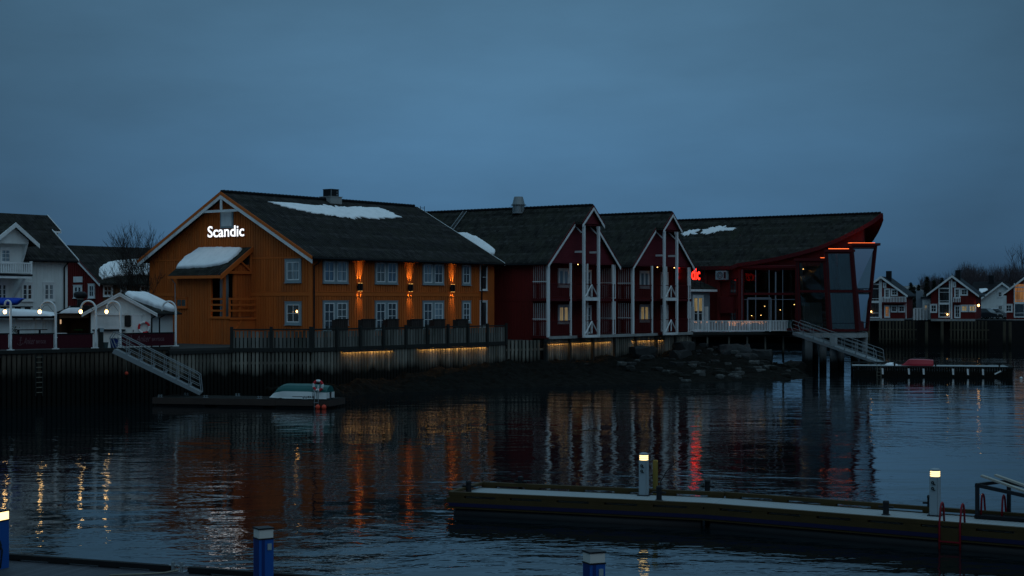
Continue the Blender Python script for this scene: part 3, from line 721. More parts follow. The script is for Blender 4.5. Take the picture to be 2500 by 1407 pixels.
for x in (-1.03, 1.03): mb.bar((x, -.7, 9.95), (x, .02, 9.95), .12, .16); mb.bar((x, -.7, 11.4), (x, 0, 12), .07, .09)
mb.box(-1.16, 1.16, -.9, -.78, UZ-.18, UZ+.08); mb.box(-1.16, 1.16, -.9, -.78, 3.22, 3.42)
for z in (FZ, UZ):
    mb.bar((-.9, -.9, z+.12), (0, -.9, z+1.08), .09, .05, up=(0,1,0)); mb.bar((.9, -.9, z+.12), (0, -.9, z+1.08), .09, .05, up=(0,1,0)); mb.box(-.04, .04, -.94, -.87, z+.12, z+1.05)
mb.build('hoist_frame', M['white'], wing)
mb = MB(WF)
for z in (FZ, UZ):
    mb.box(-4.8, 4.8, -.1, 1.5, z-.22, z-.02); mb.box(-.9, .9, -.78, -.1, z-.2, z-.03)
mb.build('balcony_floor', M['red_trim'], wing)
for z in (FZ, UZ):
    mb = MB(WF)
    for a, b, y in ((-4.6, -1.1, -.06), (1.1, 4.6, -.06)):
        mb.box(a, b, y-.04, y+.04, z+1.08, z+1.15); mb.box(a, b, y-.03, y+.03, z+.08, z+.13); balusters(mb, a, b, y, z+.13, z+1.08, .13, .05)
    mb.box(-.9, .9, -.84, -.78, z+1.08, z+1.14); mb.box(-.95, -.88, -.8, -.06, z+1.06, z+1.12); mb.box(.88, .95, -.8, -.06, z+1.06, z+1.12)
    for x in (-4.72, 4.68):
        mb.box(x-.03, x+.03, .04, 1.48, z+1.08, z+1.15)
        for j in range(9): mb.box(x-.015, x+.015, .1+j*.16, .15+j*.16, z+.02, z+1.08)
    mb.build('balcony_rail', M['red_trim'], wing)
    # privacy screens at both balcony ends, white strips painted for light between slats
    mb = MB(WF)
    for x in (-4.66, 4.6):
        mb = MB(WF)
        for j in range(7): mb.box(x-.01, x+.01, .2+j*.19, .22+j*.19, z+(0 if z < 5 else .0), z+2.5)
        mb.box(x-.022, x+.022, .15, 1.45, z+1.25, z+1.31)
        mb.build('slat_light', M['white'], wing)
    window(WF, wing, wxa, wxb, z+.98, z+2.25, y=1.46, cas='white', casing=.1, cols=1, rows=1, lights=2, pane='pane_day' if z > 5 else 'pane_lit', fw=.1)
    window(WF, wing, dxa, dxb, z+.1, z+2.2, y=1.46, cas='white', casing=.09, cols=2, rows=3, pane='pane_dark', name='balcony_door', sill=False)
mb = MB(WF)
for x in (-3.9, 0.4, 3.2): mb.lathe((x, .7, 8.98), [(.05, 0), (.05, .03)], 8)
mb.build('soffit_lamp', M['bulb_small'], wing)
wing2 = dup(wing, Vector(wing.location)+D*12.05, label='red timber hotel wing with a white hoist gable, beside the red neon sign')
mb = MB(Fr(WF.P(0, 0, 0)+D*12.05, D)); mb.box(4.5, 4.58, .1, 1.5, 3.4, 9.0); mb.build('end_wall', M['red'], wing2)
# things on the wings' roofs: snow, ladder, vent
nL = (UP*1 + (-WF.ux)*SL).normalized(); ptL = WF.P(0, 5, AP)
ol = [on_plane(x, y, ptL, nL) for x, y in ((1085,560),(1108,571),(1142,571),(1165,580),(1190,596),(1209,611),(1206,622),(1188,627),(1160,622),(1120,600))]
snow_on('snow_slab', 'white snow slab in the valley where the red wing roof meets the orange roof', ol, nL, .2, rag=.05, seed=3)
ladder = thing('roof_ladder', 'metal ladder lying on the tiled roof of the red wing', 'ladder', on_plane(1125, 545, ptL, nL), TH)
la, lb = on_plane(1104, 561, ptL, nL)+nL*.08, on_plane(1136, 518, ptL, nL)+nL*.08; acr = WF.uy*.4
for sg in (-1, 1): MB().bar(la+acr*sg*.5, lb+acr*sg*.5, .05, .05, world=True).build('ladder_rail', M['galv'], ladder)
mb = MB()
for j in range(12): q = la.lerp(lb, (j+.5)/12); mb.bar(q-acr*.5, q+acr*.5, .04, .03, world=True)
mb.build('rung', M['galv'], ladder)
yv = None
for j in range(400):
    y = j*.06; q = WF.P(0, y, AP)
    if 1250+q.x*F/q.y < 1272: yv = y; break
vp = WF.P(-.3, yv, 0); hv = Fr(vp, D)
hood = thing('roof_vent', 'tapered steel ventilator on the ridge of the red wing', 'roof vent', hv.P(0, 0, AP), TH)
MB(hv).lathe((0, 0, AP-.4), [(.5, 0), (.5, .62)], 16).build('vent_neck', M['galv'], hood)
MB(hv).lathe((0, 0, AP+.225), [(.52, 0), (.54, .03), (.36, .72), (.34, .74)], 16).build('cowl', M['galv'], hood)
mb = MB(hv); mb.torus((0, 0, AP+.3), .6, .02, axis='z')
for j in range(6): mb.tube([(.6*math.cos(j*1.05), .6*math.sin(j*1.05), AP-.3), (.6*math.cos(j*1.05), .6*math.sin(j*1.05), AP+.3)], .015, 5)
mb.build('guard_rail', M['darkmetal'], hood)
# orange link block behind the wings
mb = MB(HL); mb.box(LEN+.1, 48.5, 1.0, 1.25, 2.95, 9.3); boards(mb, LEN+.2, 48.5, 2.95, 9.2, y=1.0); lk = mb.build('link_block', M['orange']); meta(lk, 'narrow strip of orange wall seen between the two red wings', 'building')
MB(HL).box(LEN+.1, 48.5, .6, 6, 9.31, 9.45).build('roof', M['rooftrim'], lk)
# ================================================================ restaurant with the swept roof
RT, RP, RZ3, RS = 54.0, 17.36, 13.87, .93          # ridge line t, tip p, ridge height, slope
def rl(px, py):       # point of the left roof slope seen at a pixel -> t, p
    r, q = (px-1250)/F, -(py-HZ)/F; Y = (RZ3-RS*RT+RS*(-75.9)-CAMZ)*-1/(RS*(.6*r+.8)-q)
    X = r*Y; A, B = X+13.5, Y-105; return .6*A+.8*B, .8*A-.6*B
zr = lambda t: RZ3-RS*abs(RT-t)
rest = thing('restaurant', 'red waterfront restaurant with a swept tiled roof and leaning glass bays', 'restaurant', hot(50, 6)+UP*3, TH)
eave = [rl(*q) for q in ((1800,645),(1850,638),(1900,629),(1950,617),(2000,603),(2050,582),(2100,557),(2130,540))]
leftc = [(49.0, -8), (49.0, 5.0)]+[(max(49.0, t), p) for t, p in eave]+[(RT, RP)]
def rq(px, py):
    r, q = (px-1250)/F, -(py-HZ)/F; Y = (RZ3+RS*(RT+75.9)-CAMZ)/(q+RS*(.6*r+.8)); X = r*Y; A, B = X+13.5, Y-105; return .6*A+.8*B, .8*A-.6*B
rightc = [rq(*q) for q in ((2155, 531), (2150, 545), (2142, 562), (2131, 580), (2117, 597))]+[(59, 9), (59.2, 4), (59.2, -8)]
W3 = lambda t, p, z: hot(t, p)+UP*z
def strip_roof(mb, curve, th):
    n = len(curve); top = [W3(t, p, zr(t)) for t, p in curve]; rd = [W3(RT, p, RZ3) for t, p in curve]
    i = mb.raw(top+rd+[q-UP*th for q in top]+[q-UP*th for q in rd])
    for j in range(n-1):
        mb.f += [[i+j, i+j+1, i+n+j+1, i+n+j], [i+2*n+j, i+3*n+j, i+3*n+j+1, i+2*n+j+1], [i+j, i+2*n+j, i+2*n+j+1, i+j+1]]
mb = MB(Fr(hot(RT, 0), D)); strip_roof(mb, leftc, .06); strip_roof(mb, [(RT, RP)]+rightc, .06); r3 = mb.build('roof', M['tile_y'], rest)
mb = MB(Fr(hot(RT, 0), D)); strip2 = lambda c_: [(t, p) for t, p in c_]
def soffit(mb, curve):
    n = len(curve); a = [W3(t, p, zr(t)-.062) for t, p in curve]; b = [W3(RT, p, RZ3-.062) for t, p in curve]
    i = mb.raw(a+b+[q-UP*.2 for q in a]+[q-UP*.2 for q in b])
    for j in range(n-1): mb.f += [[i+2*n+j, i+3*n+j, i+3*n+j+1, i+2*n+j+1], [i+j, i+2*n+j, i+2*n+j+1, i+j+1]]
soffit(mb, leftc); soffit(mb, [(RT, RP)]+rightc); mb.build('soffit', M['red_trim'], r3)
mb = MB()
for cv, sg in ((leftc, -1), ([(RT, RP)]+rightc, 1)):
    for (ta, pa), (tb, pb) in zip(cv, cv[1:]):
        o = D*(sg*.03); mb.bar(W3(ta, pa, zr(ta)-.1)+o, W3(tb, pb, zr(tb)-.1)+o, .07, .34, world=True)
mb.build('fascia', M['red_trim'], r3)
mb = MB()
for j in range(70): 
    a = -8+j*.36; mb.tube([W3(RT, a, RZ3+.02), W3(RT, min(a+.35, RP), RZ3+.04)], [.1, .12], 8, world=True)
mb.build('ridge_cap', M['rooftrim'], r3)
n3 = (UP-D*RS).normalized(); p3 = W3(RT, 0, RZ3)
snow_on('snow_patch', 'small snow patch on the restaurant roof next to the second red gable', [on_plane(x, y, p3, n3) for x, y in ((1664,571),(1685,563),(1707,559),(1709,564),(1695,572),(1666,577))], n3, .035, rag=.25, seed=21)
snow_on('snow_patch', 'wider snow patch on the restaurant roof under its ridge', [on_plane(x, y, p3, n3) for x, y in ((1717,561),(1730,556),(1765,555),(1799,557),(1785,563),(1760,564),(1735,570),(1712,570))], n3, .035, rag=.25, seed=22)
# walls
def Pt(px, t):
    r = (px-1250)/F; return (r*(105+.8*t)+13.5-.6*t)/(.8+.6*r)
WT = 49.6; pA, pB, pC = Pt(1742, WT), Pt(1808, WT), Pt(1944, WT)
wp = [(max(WT, t+.45), p-.15) for t, p in eave if p > pB+.3 and p < 16.2]
wp = [(WT, -8), (WT, pB)]+wp+[(53.3, 15.9), (55.2, 15.2), (58.2, 10), (58.2, 1), (58.2, -8)]
walls = [(a, b, 2.95 if (b[1] <= pB+.01 and a[0] < 58 or a[1] < 2) else (8.75 if b[1] < pC-.6 else 9.2)) for a, b in zip(wp, wp[1:])]  # unseen rear wall left open below to let daylight reach the curtains
mb = MB(); mrear = MB(); mfront = mb; mup = MB()
for (ta, pa), (tb, pb), zb in walls:
    n = 8; mb = mrear if ta > 58 else (mup if zb > 3 else mfront)
    for j in range(n):
        u0, u1 = j/n, (j+1)/n; a, b = (ta+(tb-ta)*u0, pa+(pb-pa)*u0), (ta+(tb-ta)*u1, pa+(pb-pa)*u1)
        nrm = (hot(tb, pb)-hot(ta, pa)).normalized().cross(UP)*-.15
        mb.prism([W3(*a, zb), W3(*b, zb), W3(*b, zr(b[0])-.24), W3(*a, zr(a[0])-.24)], nrm)
mb = mfront; mrear.build('rear_wall', M['red'], rest); mup.build('upper_wall', M['red'], rest)
SW = Fr(hot(WT, 0), -G)      # the long wall: x = p, outward -y
for a, b in ((pA-2.4, pA+.9), (pA+.9, pB)):
    boards(mb, a, b, 3.4, 8.9, y=-.01, pitch=.3, holes=[(pB-1.15, pB-.25, 3.4, 8.2)])
mb2 = MB(SW); mb2.box(pA+.55, pA+.85, -.35, 0, 3.3, 9.0); mb2.box(pB-.18, pB+.05, -.12, .05, 3.3, 9.05); mb2.box(pA-.9, pA-.6, -.2, 0, 3.3, 9.0)
i0 = len(mb.v); mb.v += mb2.v; mb.f += [[i0+a for a in f] for f in mb2.f]
mb.build('wall', M['red'], rest)
window(SW, rest, pB-1.05, pB-.35, 6.75, 8.1, y=-.06, cas='red_trim', casing=.08, cols=2, rows=3, pane='pane_dark', sash='red_trim')
window(SW, rest, pB-1.05, pB-.35, 3.7, 5.3, y=-.06, cas='red_trim', casing=.08, cols=2, rows=3, pane='pane_dark', sash='red_trim')
mb = MB(SW); mb.box(pB-1.9, pB-.5, -.5, -.04, 5.0, 6.5); mb.build('wall_cabinet', M['red_trim'], rest)
ac = MB(SW); x = SW.fx(1762, -.4); ac.box(x-.45, x+.65, -.75, -.3, 8.05, 8.85); a_ = ac.build('air_conditioner', M['grey_trim'], rest)
mb = MB(SW); mb.torus((x, -.76, 8.45), .28, .025); mb.torus((x, -.76, 8.45), .15, .02); mb.box(x+.4, x+.62, -.765, -.752, 8.15, 8.75); mb.build('fan_grille', M['darkmetal'], a_)
MB(SW).box(x-.4, x+.6, -.7, 0, 7.95, 8.04).build('bracket', M['red_trim'], a_)
# glass front bay one
ZF = 3.42; TR = 6.9
def bay(name, bl, br, tr, tl, z_tr, cols, curtain=None, depth=2.2, low=.55):
    """glass face between four world corners, its red frame, transom, lid and panes"""
    BL, BR, TRc, TL = [Vector(q) for q in (bl, br, tr, tl)]; n = (BR-BL).cross(TL-BL).normalized()
    if n.dot(Vector((0, 0, CAMZ))-BL) < 0: n = -n
    S = lambda u, v: (BL.lerp(BR, u)).lerp(TL.lerp(TRc, u), v)
    mb = MB()
    for u in (0, 1): mb.bar(S(u, -.01)-n*.12, S(u, 1.0)-n*.12, .3 if u == 0 else .22, .3, up=n, world=True)
    mb.bar(S(0, .01)-n*.1, S(1, .01)-n*.1, .2, .22, up=n, world=True); mb.bar(S(0, .99)-n*.1, S(1, .99)-n*.1, .2, .2, up=n, world=True)
    vt = (z_tr-BL.z)/(TL.z-BL.z); mb.bar(S(.03, vt)-n*.1, S(.97, vt)-n*.1, .2, .2, up=n, world=True)
    b = mb.build(name, M['red_trim'], rest)
    mb = MB()
    for j in range(1, cols): mb.bar(S(j/cols, .02)-n*.05, S(j/cols, .98)-n*.05, .05, .06, up=n, world=True)
    for v in ([low/(TL.z-BL.z)+.02] if cols == 1 else [vt-.09]): mb.bar(S(.02, v)-n*.05, S(.98, v)-n*.05, .045, .05, up=n, world=True)
    mb.bar(S(0, .02)+n*.04, S(0, .98)+n*.04, .04, .02, up=n, world=True)
    mb.build('mullion', M['grey_wall'] if cols > 1 else M['darkmetal'], b)
    for v0, v1 in ((.02, vt-.02), (vt+.02, .98)):
        mb = MB(); mb.prism([S(.03, v0)-n*.09, S(.97, v0)-n*.09, S(.97, v1)-n*.09, S(.03, v1)-n*.09], -n*.015); mb.build('pane', M['glass' if cols == 1 else 'glass_flat'], b)
    if curtain:
        for u0, u1, v0, v1 in curtain:
            mb = MB(); N = 24; i = len(mb.v)
            for j in range(N+1):
                u = u0+(u1-u0)*j/N; q = n*(-.24+.08*math.sin(j*2.1)); mb.v += [S(u, v0)+q, S(u, v1)+q]
            for j in range(N): mb.f.append([i+2*j, i+2*j+2, i+2*j+3, i+2*j+1])
            mb.build('curtain', M['curtain'], b)
    return S, n, b
def bp(px, py, t): p = Pt(px, t); q = hot(t, p); return Vector((q.x, q.y, CAMZ-(py-HZ)/F*q.y))
S1, n1_, b1 = bay('glass_front', bp(1812, 806, WT-.05), bp(1944, 806, WT-.05), bp(1944, 655, WT-.05), bp(1812, 655, WT-.05), 6.75, 4)
S2, n2_, b2 = bay('glass_bay', bp(1952, 808, 49.2), bp(2022, 808, 49.7), bp(2012, 637, 49.0), bp(1946, 637, 48.7), 6.95, 1, curtain=[(.03,.16,.52,.97),(.82,.97,.52,.97),(.1,.8,.03,.4)])  # curtains added in this bay as pale stand-ins for reflections
S3, n3_, b3 = bay('glass_bay', bp(2028, 809, 49.7), bp(2091, 809, 50.8), bp(2078, 615, 50.0), bp(2017, 615, 49.0), 6.95, 1, curtain=[(.45,.95,.52,.97),(.04,.2,.52,.97),(.05,.95,.03,.47)])
S4, n4_, b4 = bay('glass_bay', bp(2098, 807, 50.8), bp(2119, 807, 52.6), bp(2140, 600, 52.5), bp(2081, 600, 50.0), 6.95, 1, curtain=[(.5,.97,.5,.98),(.05,.45,.5,.98),(.05,.95,.03,.48)])
# red lids over the bays with strip lights, and side cheeks
for S, n, b, backs, xtra in ((S1, n1_, b1, [(WT+.1, pC), (WT+.1, pB)], 0), (S2, n2_, b2, [(51.0, 14.4), (WT, pC-.2)], .1), (S3, n3_, b3, [(52.5, 16.2), (50.8, 14.0)], .15), (S4, n4_, b4, [(55.2, 15.6), (52.0, 15.4)], .2)):
    A, B = S(-.06-xtra*.2, 1.0)+n*.15, S(1.04+xtra*.3, 1.0)+n*.15; z = A.z
    mb = MB(); mb.prism([A, B, W3(*backs[0], z), W3(*backs[1], z)], (0, 0, .22)); lid = mb.build('bay_roof', M['red_trim'], b)
    if S is not S1:
        k0, k1 = {S2: (.86, .96), S3: (.1, .92), S4: (.0, .98)}[S]
        a, c_ = S(k0, 1)-n*.25+UP*.25, S(k1, 1)-n*.25+UP*.25; MB().bar(a, c_, .42, .022, world=True).build('strip_light', M['strip_red'], lid)
mb = MB()
mb.prism([S3(0,0), S3(0,1), S3(0,1)+D*1.8, S3(0,0)+D*1.5], G*.05); mb.prism([S4(0,.0), S4(0,1), S4(0,1)+D*1.6, S4(0,0)+D*1.0], G*.05); mb.build('bay_cheek', M['red_trim'], rest)
mb = MB(); q = [S4(1,0), S4(1,1), W3(56, 15.2, S4(1,1).z), W3(55.6, 14.8, S4(1,0).z)]; mb.prism(q, G*.04); mb.build('bay_pane', M['glass'], rest); mb = MB(); mb.prism([W3(55.25, 15.0, 3.4), W3(58.15, 9.9, 3.4), W3(58.15, 9.9, 9.2), W3(55.25, 15.0, 9.2)], G*.04); mb.build('bay_pane', M['glass'], rest)
# floors, interior
FP = [(WT+.15, -2), (WT+.15, pC), (49.9, Pt(2022, 49.9)), (51, Pt(2093, 51)), (53, Pt(2117, 53)), (55.6, 14.8), (57.8, 9), (57.8, -2)]
mb = MB(); mb.prism([W3(t, p, 2.95) for t, p in FP], (0, 0, .42)); mb.build('floor_slab', M['concrete'], rest)
FU = [(WT+.9, 2), (WT+.9, pC-.6), (51.3, 14.3), (52.8, 15.6), (55.2, 14.2), (57.6, 9), (57.6, 2)]
mb = MB(); mb.prism([W3(t, p, 6.72) for t, p in FU], (0, 0, .25)); mb.prism([W3(t, p, 9.9) for t, p in FU[:1]+FU[5:]], (0, 0, .1)); mb.build('upper_floor', M['inside'], rest)
mb = MB(); mb.prism([W3(54.2, 0, 3.4), W3(54.2, 13.2, 3.4), W3(54.2, 13.2, 9.8), W3(54.2, 0, 9.8)], D*.1); mb.prism([W3(51.5, 4.5, 3.4), W3(51.5, 6.2, 3.4), W3(51.5, 6.2, 9.5), W3(51.5, 4.5, 9.5)], D*.1); mb.build('inner_wall', M['inside_brown'], rest)
mb = MB(SW); xa = SW.fx(1825, 0); xb = SW.fx(1882, 0)
for x in (xa, xb): mb.box(x-.06, x+.06, .0, .1, 3.45, 6.3)
mb.box(xa, xb, .0, .1, 6.3, 6.42); mb.box(SW.fx(1892,0), SW.fx(1895,0), 0, .1, 3.45, 8.7); mb.build('inner_door_frame', M['grey_wall'], b1)
rr = random.Random(11)
for i, (px, py, t) in enumerate(((1867, 747, 52.4), (1838, 717, 51.0), (1905, 756, 51.6), (1939, 743, 51.4), (1835, 770, 51.2), (1858, 769, 52.0), (1961, 656, 51.8), (2003, 757, 52.0))):
    q = bp(px, py, t); fr = Fr(q, D); top = 6.7 if q.z < 6.6 else 9.8
    r = thing('pendant_lamp', ['small warm pendant lamp in the middle of the wide dark restaurant doorway', 'reddish pendant lamp by the transom above the restaurant doorway', 'warm pendant lamp behind the narrow glazing right of the doorway', 'warm pendant lamp beside the first leaning red bay post', 'small pendant lamp low at the left side of the restaurant doorway', 'small pendant lamp low at the right side of the restaurant doorway', 'warm wall height lamp glowing upstairs in the first glass bay', 'small pendant lamp downstairs in the first glass bay'][i], 'lamp', q, 0, 'lamps inside the restaurant')
    MB(WORLD).tube([q+UP*.1, Vector((q.x, q.y, top))], .012, 5, world=True).build('cord', M['dark'], r)
    MB(fr).lathe((0, 0, 0), [(.03, .13), (.11, .05), (.15, -.02)], 10).build('lamp_shade', M['darkmetal'], r, smooth=True)
    MB(fr).lathe((0, 0, 0), [(.02, -.06), (.045, -.045), (.05, -.022)], 8).build('bulb', M['bulb_small'], r, smooth=True)
for i, (px, t) in enumerate(((1862, 51.3), (1905, 51.2), (1985, 51.0), (2060, 52.0))):
    p = Pt(px, t); fr = Fr(hot(t, p), D)
    r = thing('dining_table', ['dark dining table seen through the doorway of the restaurant', 'dark dining table behind the narrow glazing', 'dark dining table in the first leaning glass bay', 'dark dining table behind the curtains of the middle bay'][i], 'table', fr.P(0, 0, ZF), TH, 'restaurant tables')
    MB(fr).lathe((0, 0, ZF), [(.3, 0), (.05, .04), (.05, .7)], 12).build('pedestal', M['dark'], r); MB(fr).box(-.5, .5, -.45, .45, ZF+.701, ZF+.74).build('table_top', M['table'], r)
# columns and slab edge
for i, (px, py) in enumerate(((2009, 904), (2035, 909), (2052, 903), (2086, 900), (2109, 903), (1990, 896))):
    Y = CAMZ*F/(py-HZ); x = (px-1250)/F*Y; MB().lathe((x, Y, -.6), [(.33, 0), (.33, 3.56)], 14).build('column', M['column'], rest, smooth=True)
mb = MB(); a, c_ = bp(1950, 818, 49.4), bp(2022, 818, 49.6)
mb.prism([Vector((q.x, q.y, 2.9)) for q in (bp(1950, 815, 49.3), bp(2024, 815, 49.5), bp(2094, 815, 50.5), bp(2119, 815, 52.7))]+[W3(55.7, 14.8, 2.9), W3(50, 10, 2.9)], (0, 0, .38)); mb.build('slab_edge', M['concrete'], rest)
mb = MB(); q = bp(1945, 880, 49); mb.box(q.x+.75, q.x+1.4, q.y, q.y+1.5, -1, 2.94); mb.build('pier_wall', M['column'], rest)

# ================================================================ entrance and red sign
EF = Fr(hot(43.9, 3.0), D)
ent = thing('entrance_porch', 'blue grey entrance porch with tall white doors under the red sign', 'porch', EF.P(0, 0, 3.2), TH)
xa, xb = -.35, EF.fx(1733)
MB(EF).box(xa, xb, 0, 3, 3.2, 6.9).build('wall', M['grey_wall'], ent)
MB(EF).box(xa, xb+.5, -.5, -.3, 6.95, 7.15).build('fascia', M['white'], ent)
mb = MB(EF); mb.lprism([(xa, -.45, 7.16), (xb+.5, -.45, 7.16), (xb-.8, 2.6, 8.7), (xa, 2.6, 8.7)], (0, 0, .08)); mb.build('roof', M['tile_x'], ent)
da, db = EF.fx(1691), EF.fx(1714)
d_ = window(EF, ent, da, db, 3.45, 6.5, y=-.04, cas='white', casing=.12, cols=1, rows=2, lights=2, pane='pane_dark', name='double_door', sill=False, fw=.12)
mb = MB(EF); mb.box(da+.15, db-.15, -.075, -.055, 5.2, 6.35); mb.build('lit_curtain', M['pane_lit'], d_)
mb = MB(EF); mb.box(da-.5, da-.36, -.4, -.06, 3.3, 5.6); mb.box(db+.3, db+.44, -.4, -.06, 3.3, 5.6); mb.build('bollard', M['white'], ent)
SN = Fr(hot(46.9, 3.2), D)
sg = thing('neon_sign', 'red neon letters on a metal rack, half hidden by the red wing', 'sign', SN.P(-2, 0, 7.2), TH)
z0 = SN.fz(684, 0); mb = MB(SN); text_into(mb, SN, SN.fx(1707)-4.05, SN.fx(1707), -.05, z0, 'Scandic', height=1.1, bold=.016, depth=.04); mb.build('letter_can', M['red_trim'], sg)
mb = MB(SN); text_into(mb, SN, SN.fx(1707)-4.05, SN.fx(1707), -.094, z0, 'Scandic', height=1.1, bold=.014, depth=.002); mb.build('lit_face', M['sign_red'], sg)
mb = MB(SN)
for x in (-4.2, -3.2, -2.2, -1.2, -.2, .5): mb.box(x-.02, x+.02, .06, .1, 7.16, 9.15)
for z in (7.7, 9.1): mb.box(-4.3, .55, .055, .095, z, z+.04)
mb.bar((-.2, .08, 9.1), (.5, .08, 8.4), .03, .03); mb.build('rack', M['darkmetal'], sg)

# ================================================================ terrace
TA, TB = pix(1678, 800, 136.6), pix(1930, 800, 138.6); TA.z = TB.z = 0
TFm = Fr(TA, TB-TA); TL_ = (TB-TA).length
ter = thing('terrace', 'timber terrace with white slatted railing hung with fairy lights', 'terrace', TFm.P(TL_/2, 0, 3.0), TFm.rot())
mb = MB(); mb.prism([TFm.P(-.1, -.05, 3.12), TFm.P(TL_+.2, -.05, 3.12), W3(49.5, 11.8, 3.12), W3(49.5, .8, 3.12), W3(43, .8, 3.12)], (0, 0, .26)); mb.build('deck', M['deck_dark'], ter)
mb = MB(TFm); mb.box(-.1, TL_+.2, -.1, -.053, 2.98, 3.36); mb.build('edge_beam', M['beam'], ter)
mb = MB(TFm); mb.box(0, TL_, -.05, .05, 4.3, 4.37); mb.box(0, TL_, -.04, .04, 3.46, 3.52); balusters(mb, 0, TL_, 0, 3.52, 4.3, .145, .075); 
for j in range(6): mb.box(j*TL_/5-.05, j*TL_/5+.05, -.055, .055, 3.38, 4.36)
mb.build('railing', M['white'], ter)
for x in (.1, 1.9, 3.9, 5.6, 7.3, 9.0):
    MB(TFm).box(x-.07, x+.07, .1, .24, .6, 3.11).build('post', M['wood'], ter)
rf_ = random.Random(3); mb = MB(TFm)
x = .4
while x < TL_*.76:
    dep = rf_.uniform(.1, .45) if x > TL_*.38 else rf_.uniform(.05, .25)
    for q in range(max(1, int(dep/.13))):
        if rf_.random() < (.85 if x > TL_*.38 else .4): mb.lathe((x+rf_.uniform(-.02,.02), -.07, 4.24-q*.13), [(.008,-.018),(.02,0),(.008,.018)], 6)
    x += .14
meta(mb.build('fairy_lights', M['fairy']), 'string of tiny warm fairy lights hanging on the terrace railing', 'fairy lights')
mb = MB(TFm); N = 40; i = len(mb.v)
for j in range(N+1):
    x = .6+j*(TL_-3)/N; h = .03+.13*max(0, mnoise.noise(Vector((x*.7, 2, 0)))+.35); mb.pts([(x, .06, 3.385), (x, .1, 3.385+h), (x, .5, 3.385+h*1.1), (x, .8, 3.385)])
for j in range(N):
    for q in range(3): mb.f.append([i+4*j+q, i+4*j+4+q, i+4*j+5+q, i+4*j+1+q])
meta(mb.build('snow_drift', M['snow'], smooth=True), 'thin strip of snow lying behind the foot of the terrace railing', 'snow')

# ================================================================ quay walls, deck fence
def pile_wall(name, label, A, B, zt_, zb, m, pitch, w, cat='quay wall', rails=(), back=.25, gap=0, posts=0, top=None):
    fr = Fr(A, B-A); L = (B-A).length; r = thing(name, label, cat, fr.P(L/2, 0, zb), fr.rot()); rr = random.Random(int(L*100))
    mb = MB(fr); n = int(L/pitch)
    for j in range(n):
        x = j*pitch+(pitch-w)/2; mb.box(x, x+w, -.05-rr.uniform(0, .02), .03, zb+rr.uniform(0, .1), zt_-rr.uniform(0, gap))
    mb.build('pile_boards', m, r)
    MB(fr).box(.01, L-.01, back, back+.1, zb, zt_-.05).build('shade_backing', M['black_void'], r)  # black sheet painted as the shade between the boards
    if rails:
        mb = MB(fr)
        for z, h in rails: mb.box(0, L, .032, .12, z, z+h)
        mb.build('waler', m, r)
    if top: MB(fr).box(-.03, L+.03, -.16, .35, zt_+.002, zt_+top).build('cap_beam', M['beam'], r)
    if posts:
        k_ = max(1, round(L/posts))
        for j in range(k_+1): x = L*j/k_; MB(fr).box(x-.1, x+.1, -.28, -.075, zb, zt_-.02).build('fender_post', M['beam'], r)
    return fr, L, r
pile_wall('timber_quay', 'dark pile quay below the row of white lamps', QUAY[0], QUAY[1], 3.05, -.8, M['wood_dark'], .34, .24, rails=((1.9,.18),(.6,.2)), top=.2)
frq, Lq, _q = pile_wall('timber_quay', 'dark pile quay behind the left gangway', QUAY[1], QUAY[2], 3.05, -.8, M['wood_dark'], .32, .22, rails=((1.9,.18),(.6,.2)), top=.2)
pile_wall('timber_quay', 'short stretch of old quay below the stair tower', QUAY[2], QUAY[3], 2.75, -.8, M['wood'], .28, .19, rails=((2.2,.18),(.9,.2)), top=.2)
FA, FB, FC = QUAY[3], QUAY[4], QUAY[5]
pile_wall('pile_skirt', 'weathered picket skirt of the deck below the orange gable', FA, FB, 2.86, -.8, M['wood'], .25, .17, 'quay wall', rails=((2.0,.16),(.8,.2)), gap=.08)
pile_wall('pile_skirt', 'weathered picket skirt of the deck below the orange long wall', FB, FC, 2.86, -.8, M['wood'], .3, .2, 'quay wall', rails=((1.9,.16),(.8,.2)), gap=.08)
pile_wall('pile_skirt', 'dark picket skirt below the plain red wall', FC+G*.2, hot(21.1, 4.1), 3.1, .2, M['wood'], .34, .2, 'quay wall', rails=((2.3,.16),), posts=3)
pile_wall('pile_skirt', 'picket skirt below the balconies of the red wings', hot(21.0, 4.2), hot(43.4, 4.2), 3.14, .2, M['wood'], .3, .2, 'quay wall', rails=((2.3,.18),(1.3,.16)), gap=.06, posts=3.3)
def deck_fence(label, A, B, zb, zt_, pitch, w, post):
    fr = Fr(A, B-A); L = (B-A).length; r = thing('deck_fence', label, 'fence', fr.P(L/2, 0, zb), fr.rot(), 'picket fences round the hotel deck'); rr = random.Random(int(L*77))
    mb = MB(fr); n = int(L/pitch)
    for j in range(n):
        x = j*pitch+(pitch-w)/2; mb.box(x, x+w, -.04-rr.uniform(0,.02), .0, zb+.05, zt_-.12-rr.uniform(0,.06))
    mb.build('picket', M['fence'], r)
    mb = MB(fr); mb.box(0, L, -.1, .1, zt_-.1, zt_); mb.box(0, L, .002, .06, zb+.5, zb+.6); mb.box(-.02, L+.02, -.14, .1, zb-.2, zb+.048); mb.build('rail', M['beam'], r)
    k_ = max(1, round(L/post))
    for j in range(k_+1):
        x = L*j/k_; MB(fr).box(x-.1, x+.1, -.2, -.062, zb-.22, zt_+.14).build('post', M['beam'], r)
    MB(fr).box(0, L, .5, .6, zb-.1, zb+.7).build('shade_backing', M['black_void'], r)  # black sheet standing in for shade seen between the pickets
    return fr
deck_fence('grey picket fence on the deck in front of the orange gable', FA, FB, 3.0, 4.28, .25, .18, 2.2)
fe = deck_fence('long grey picket fence on the deck along the orange wall', FB, FC, 3.0, 4.28, .3, .21, 2.4)
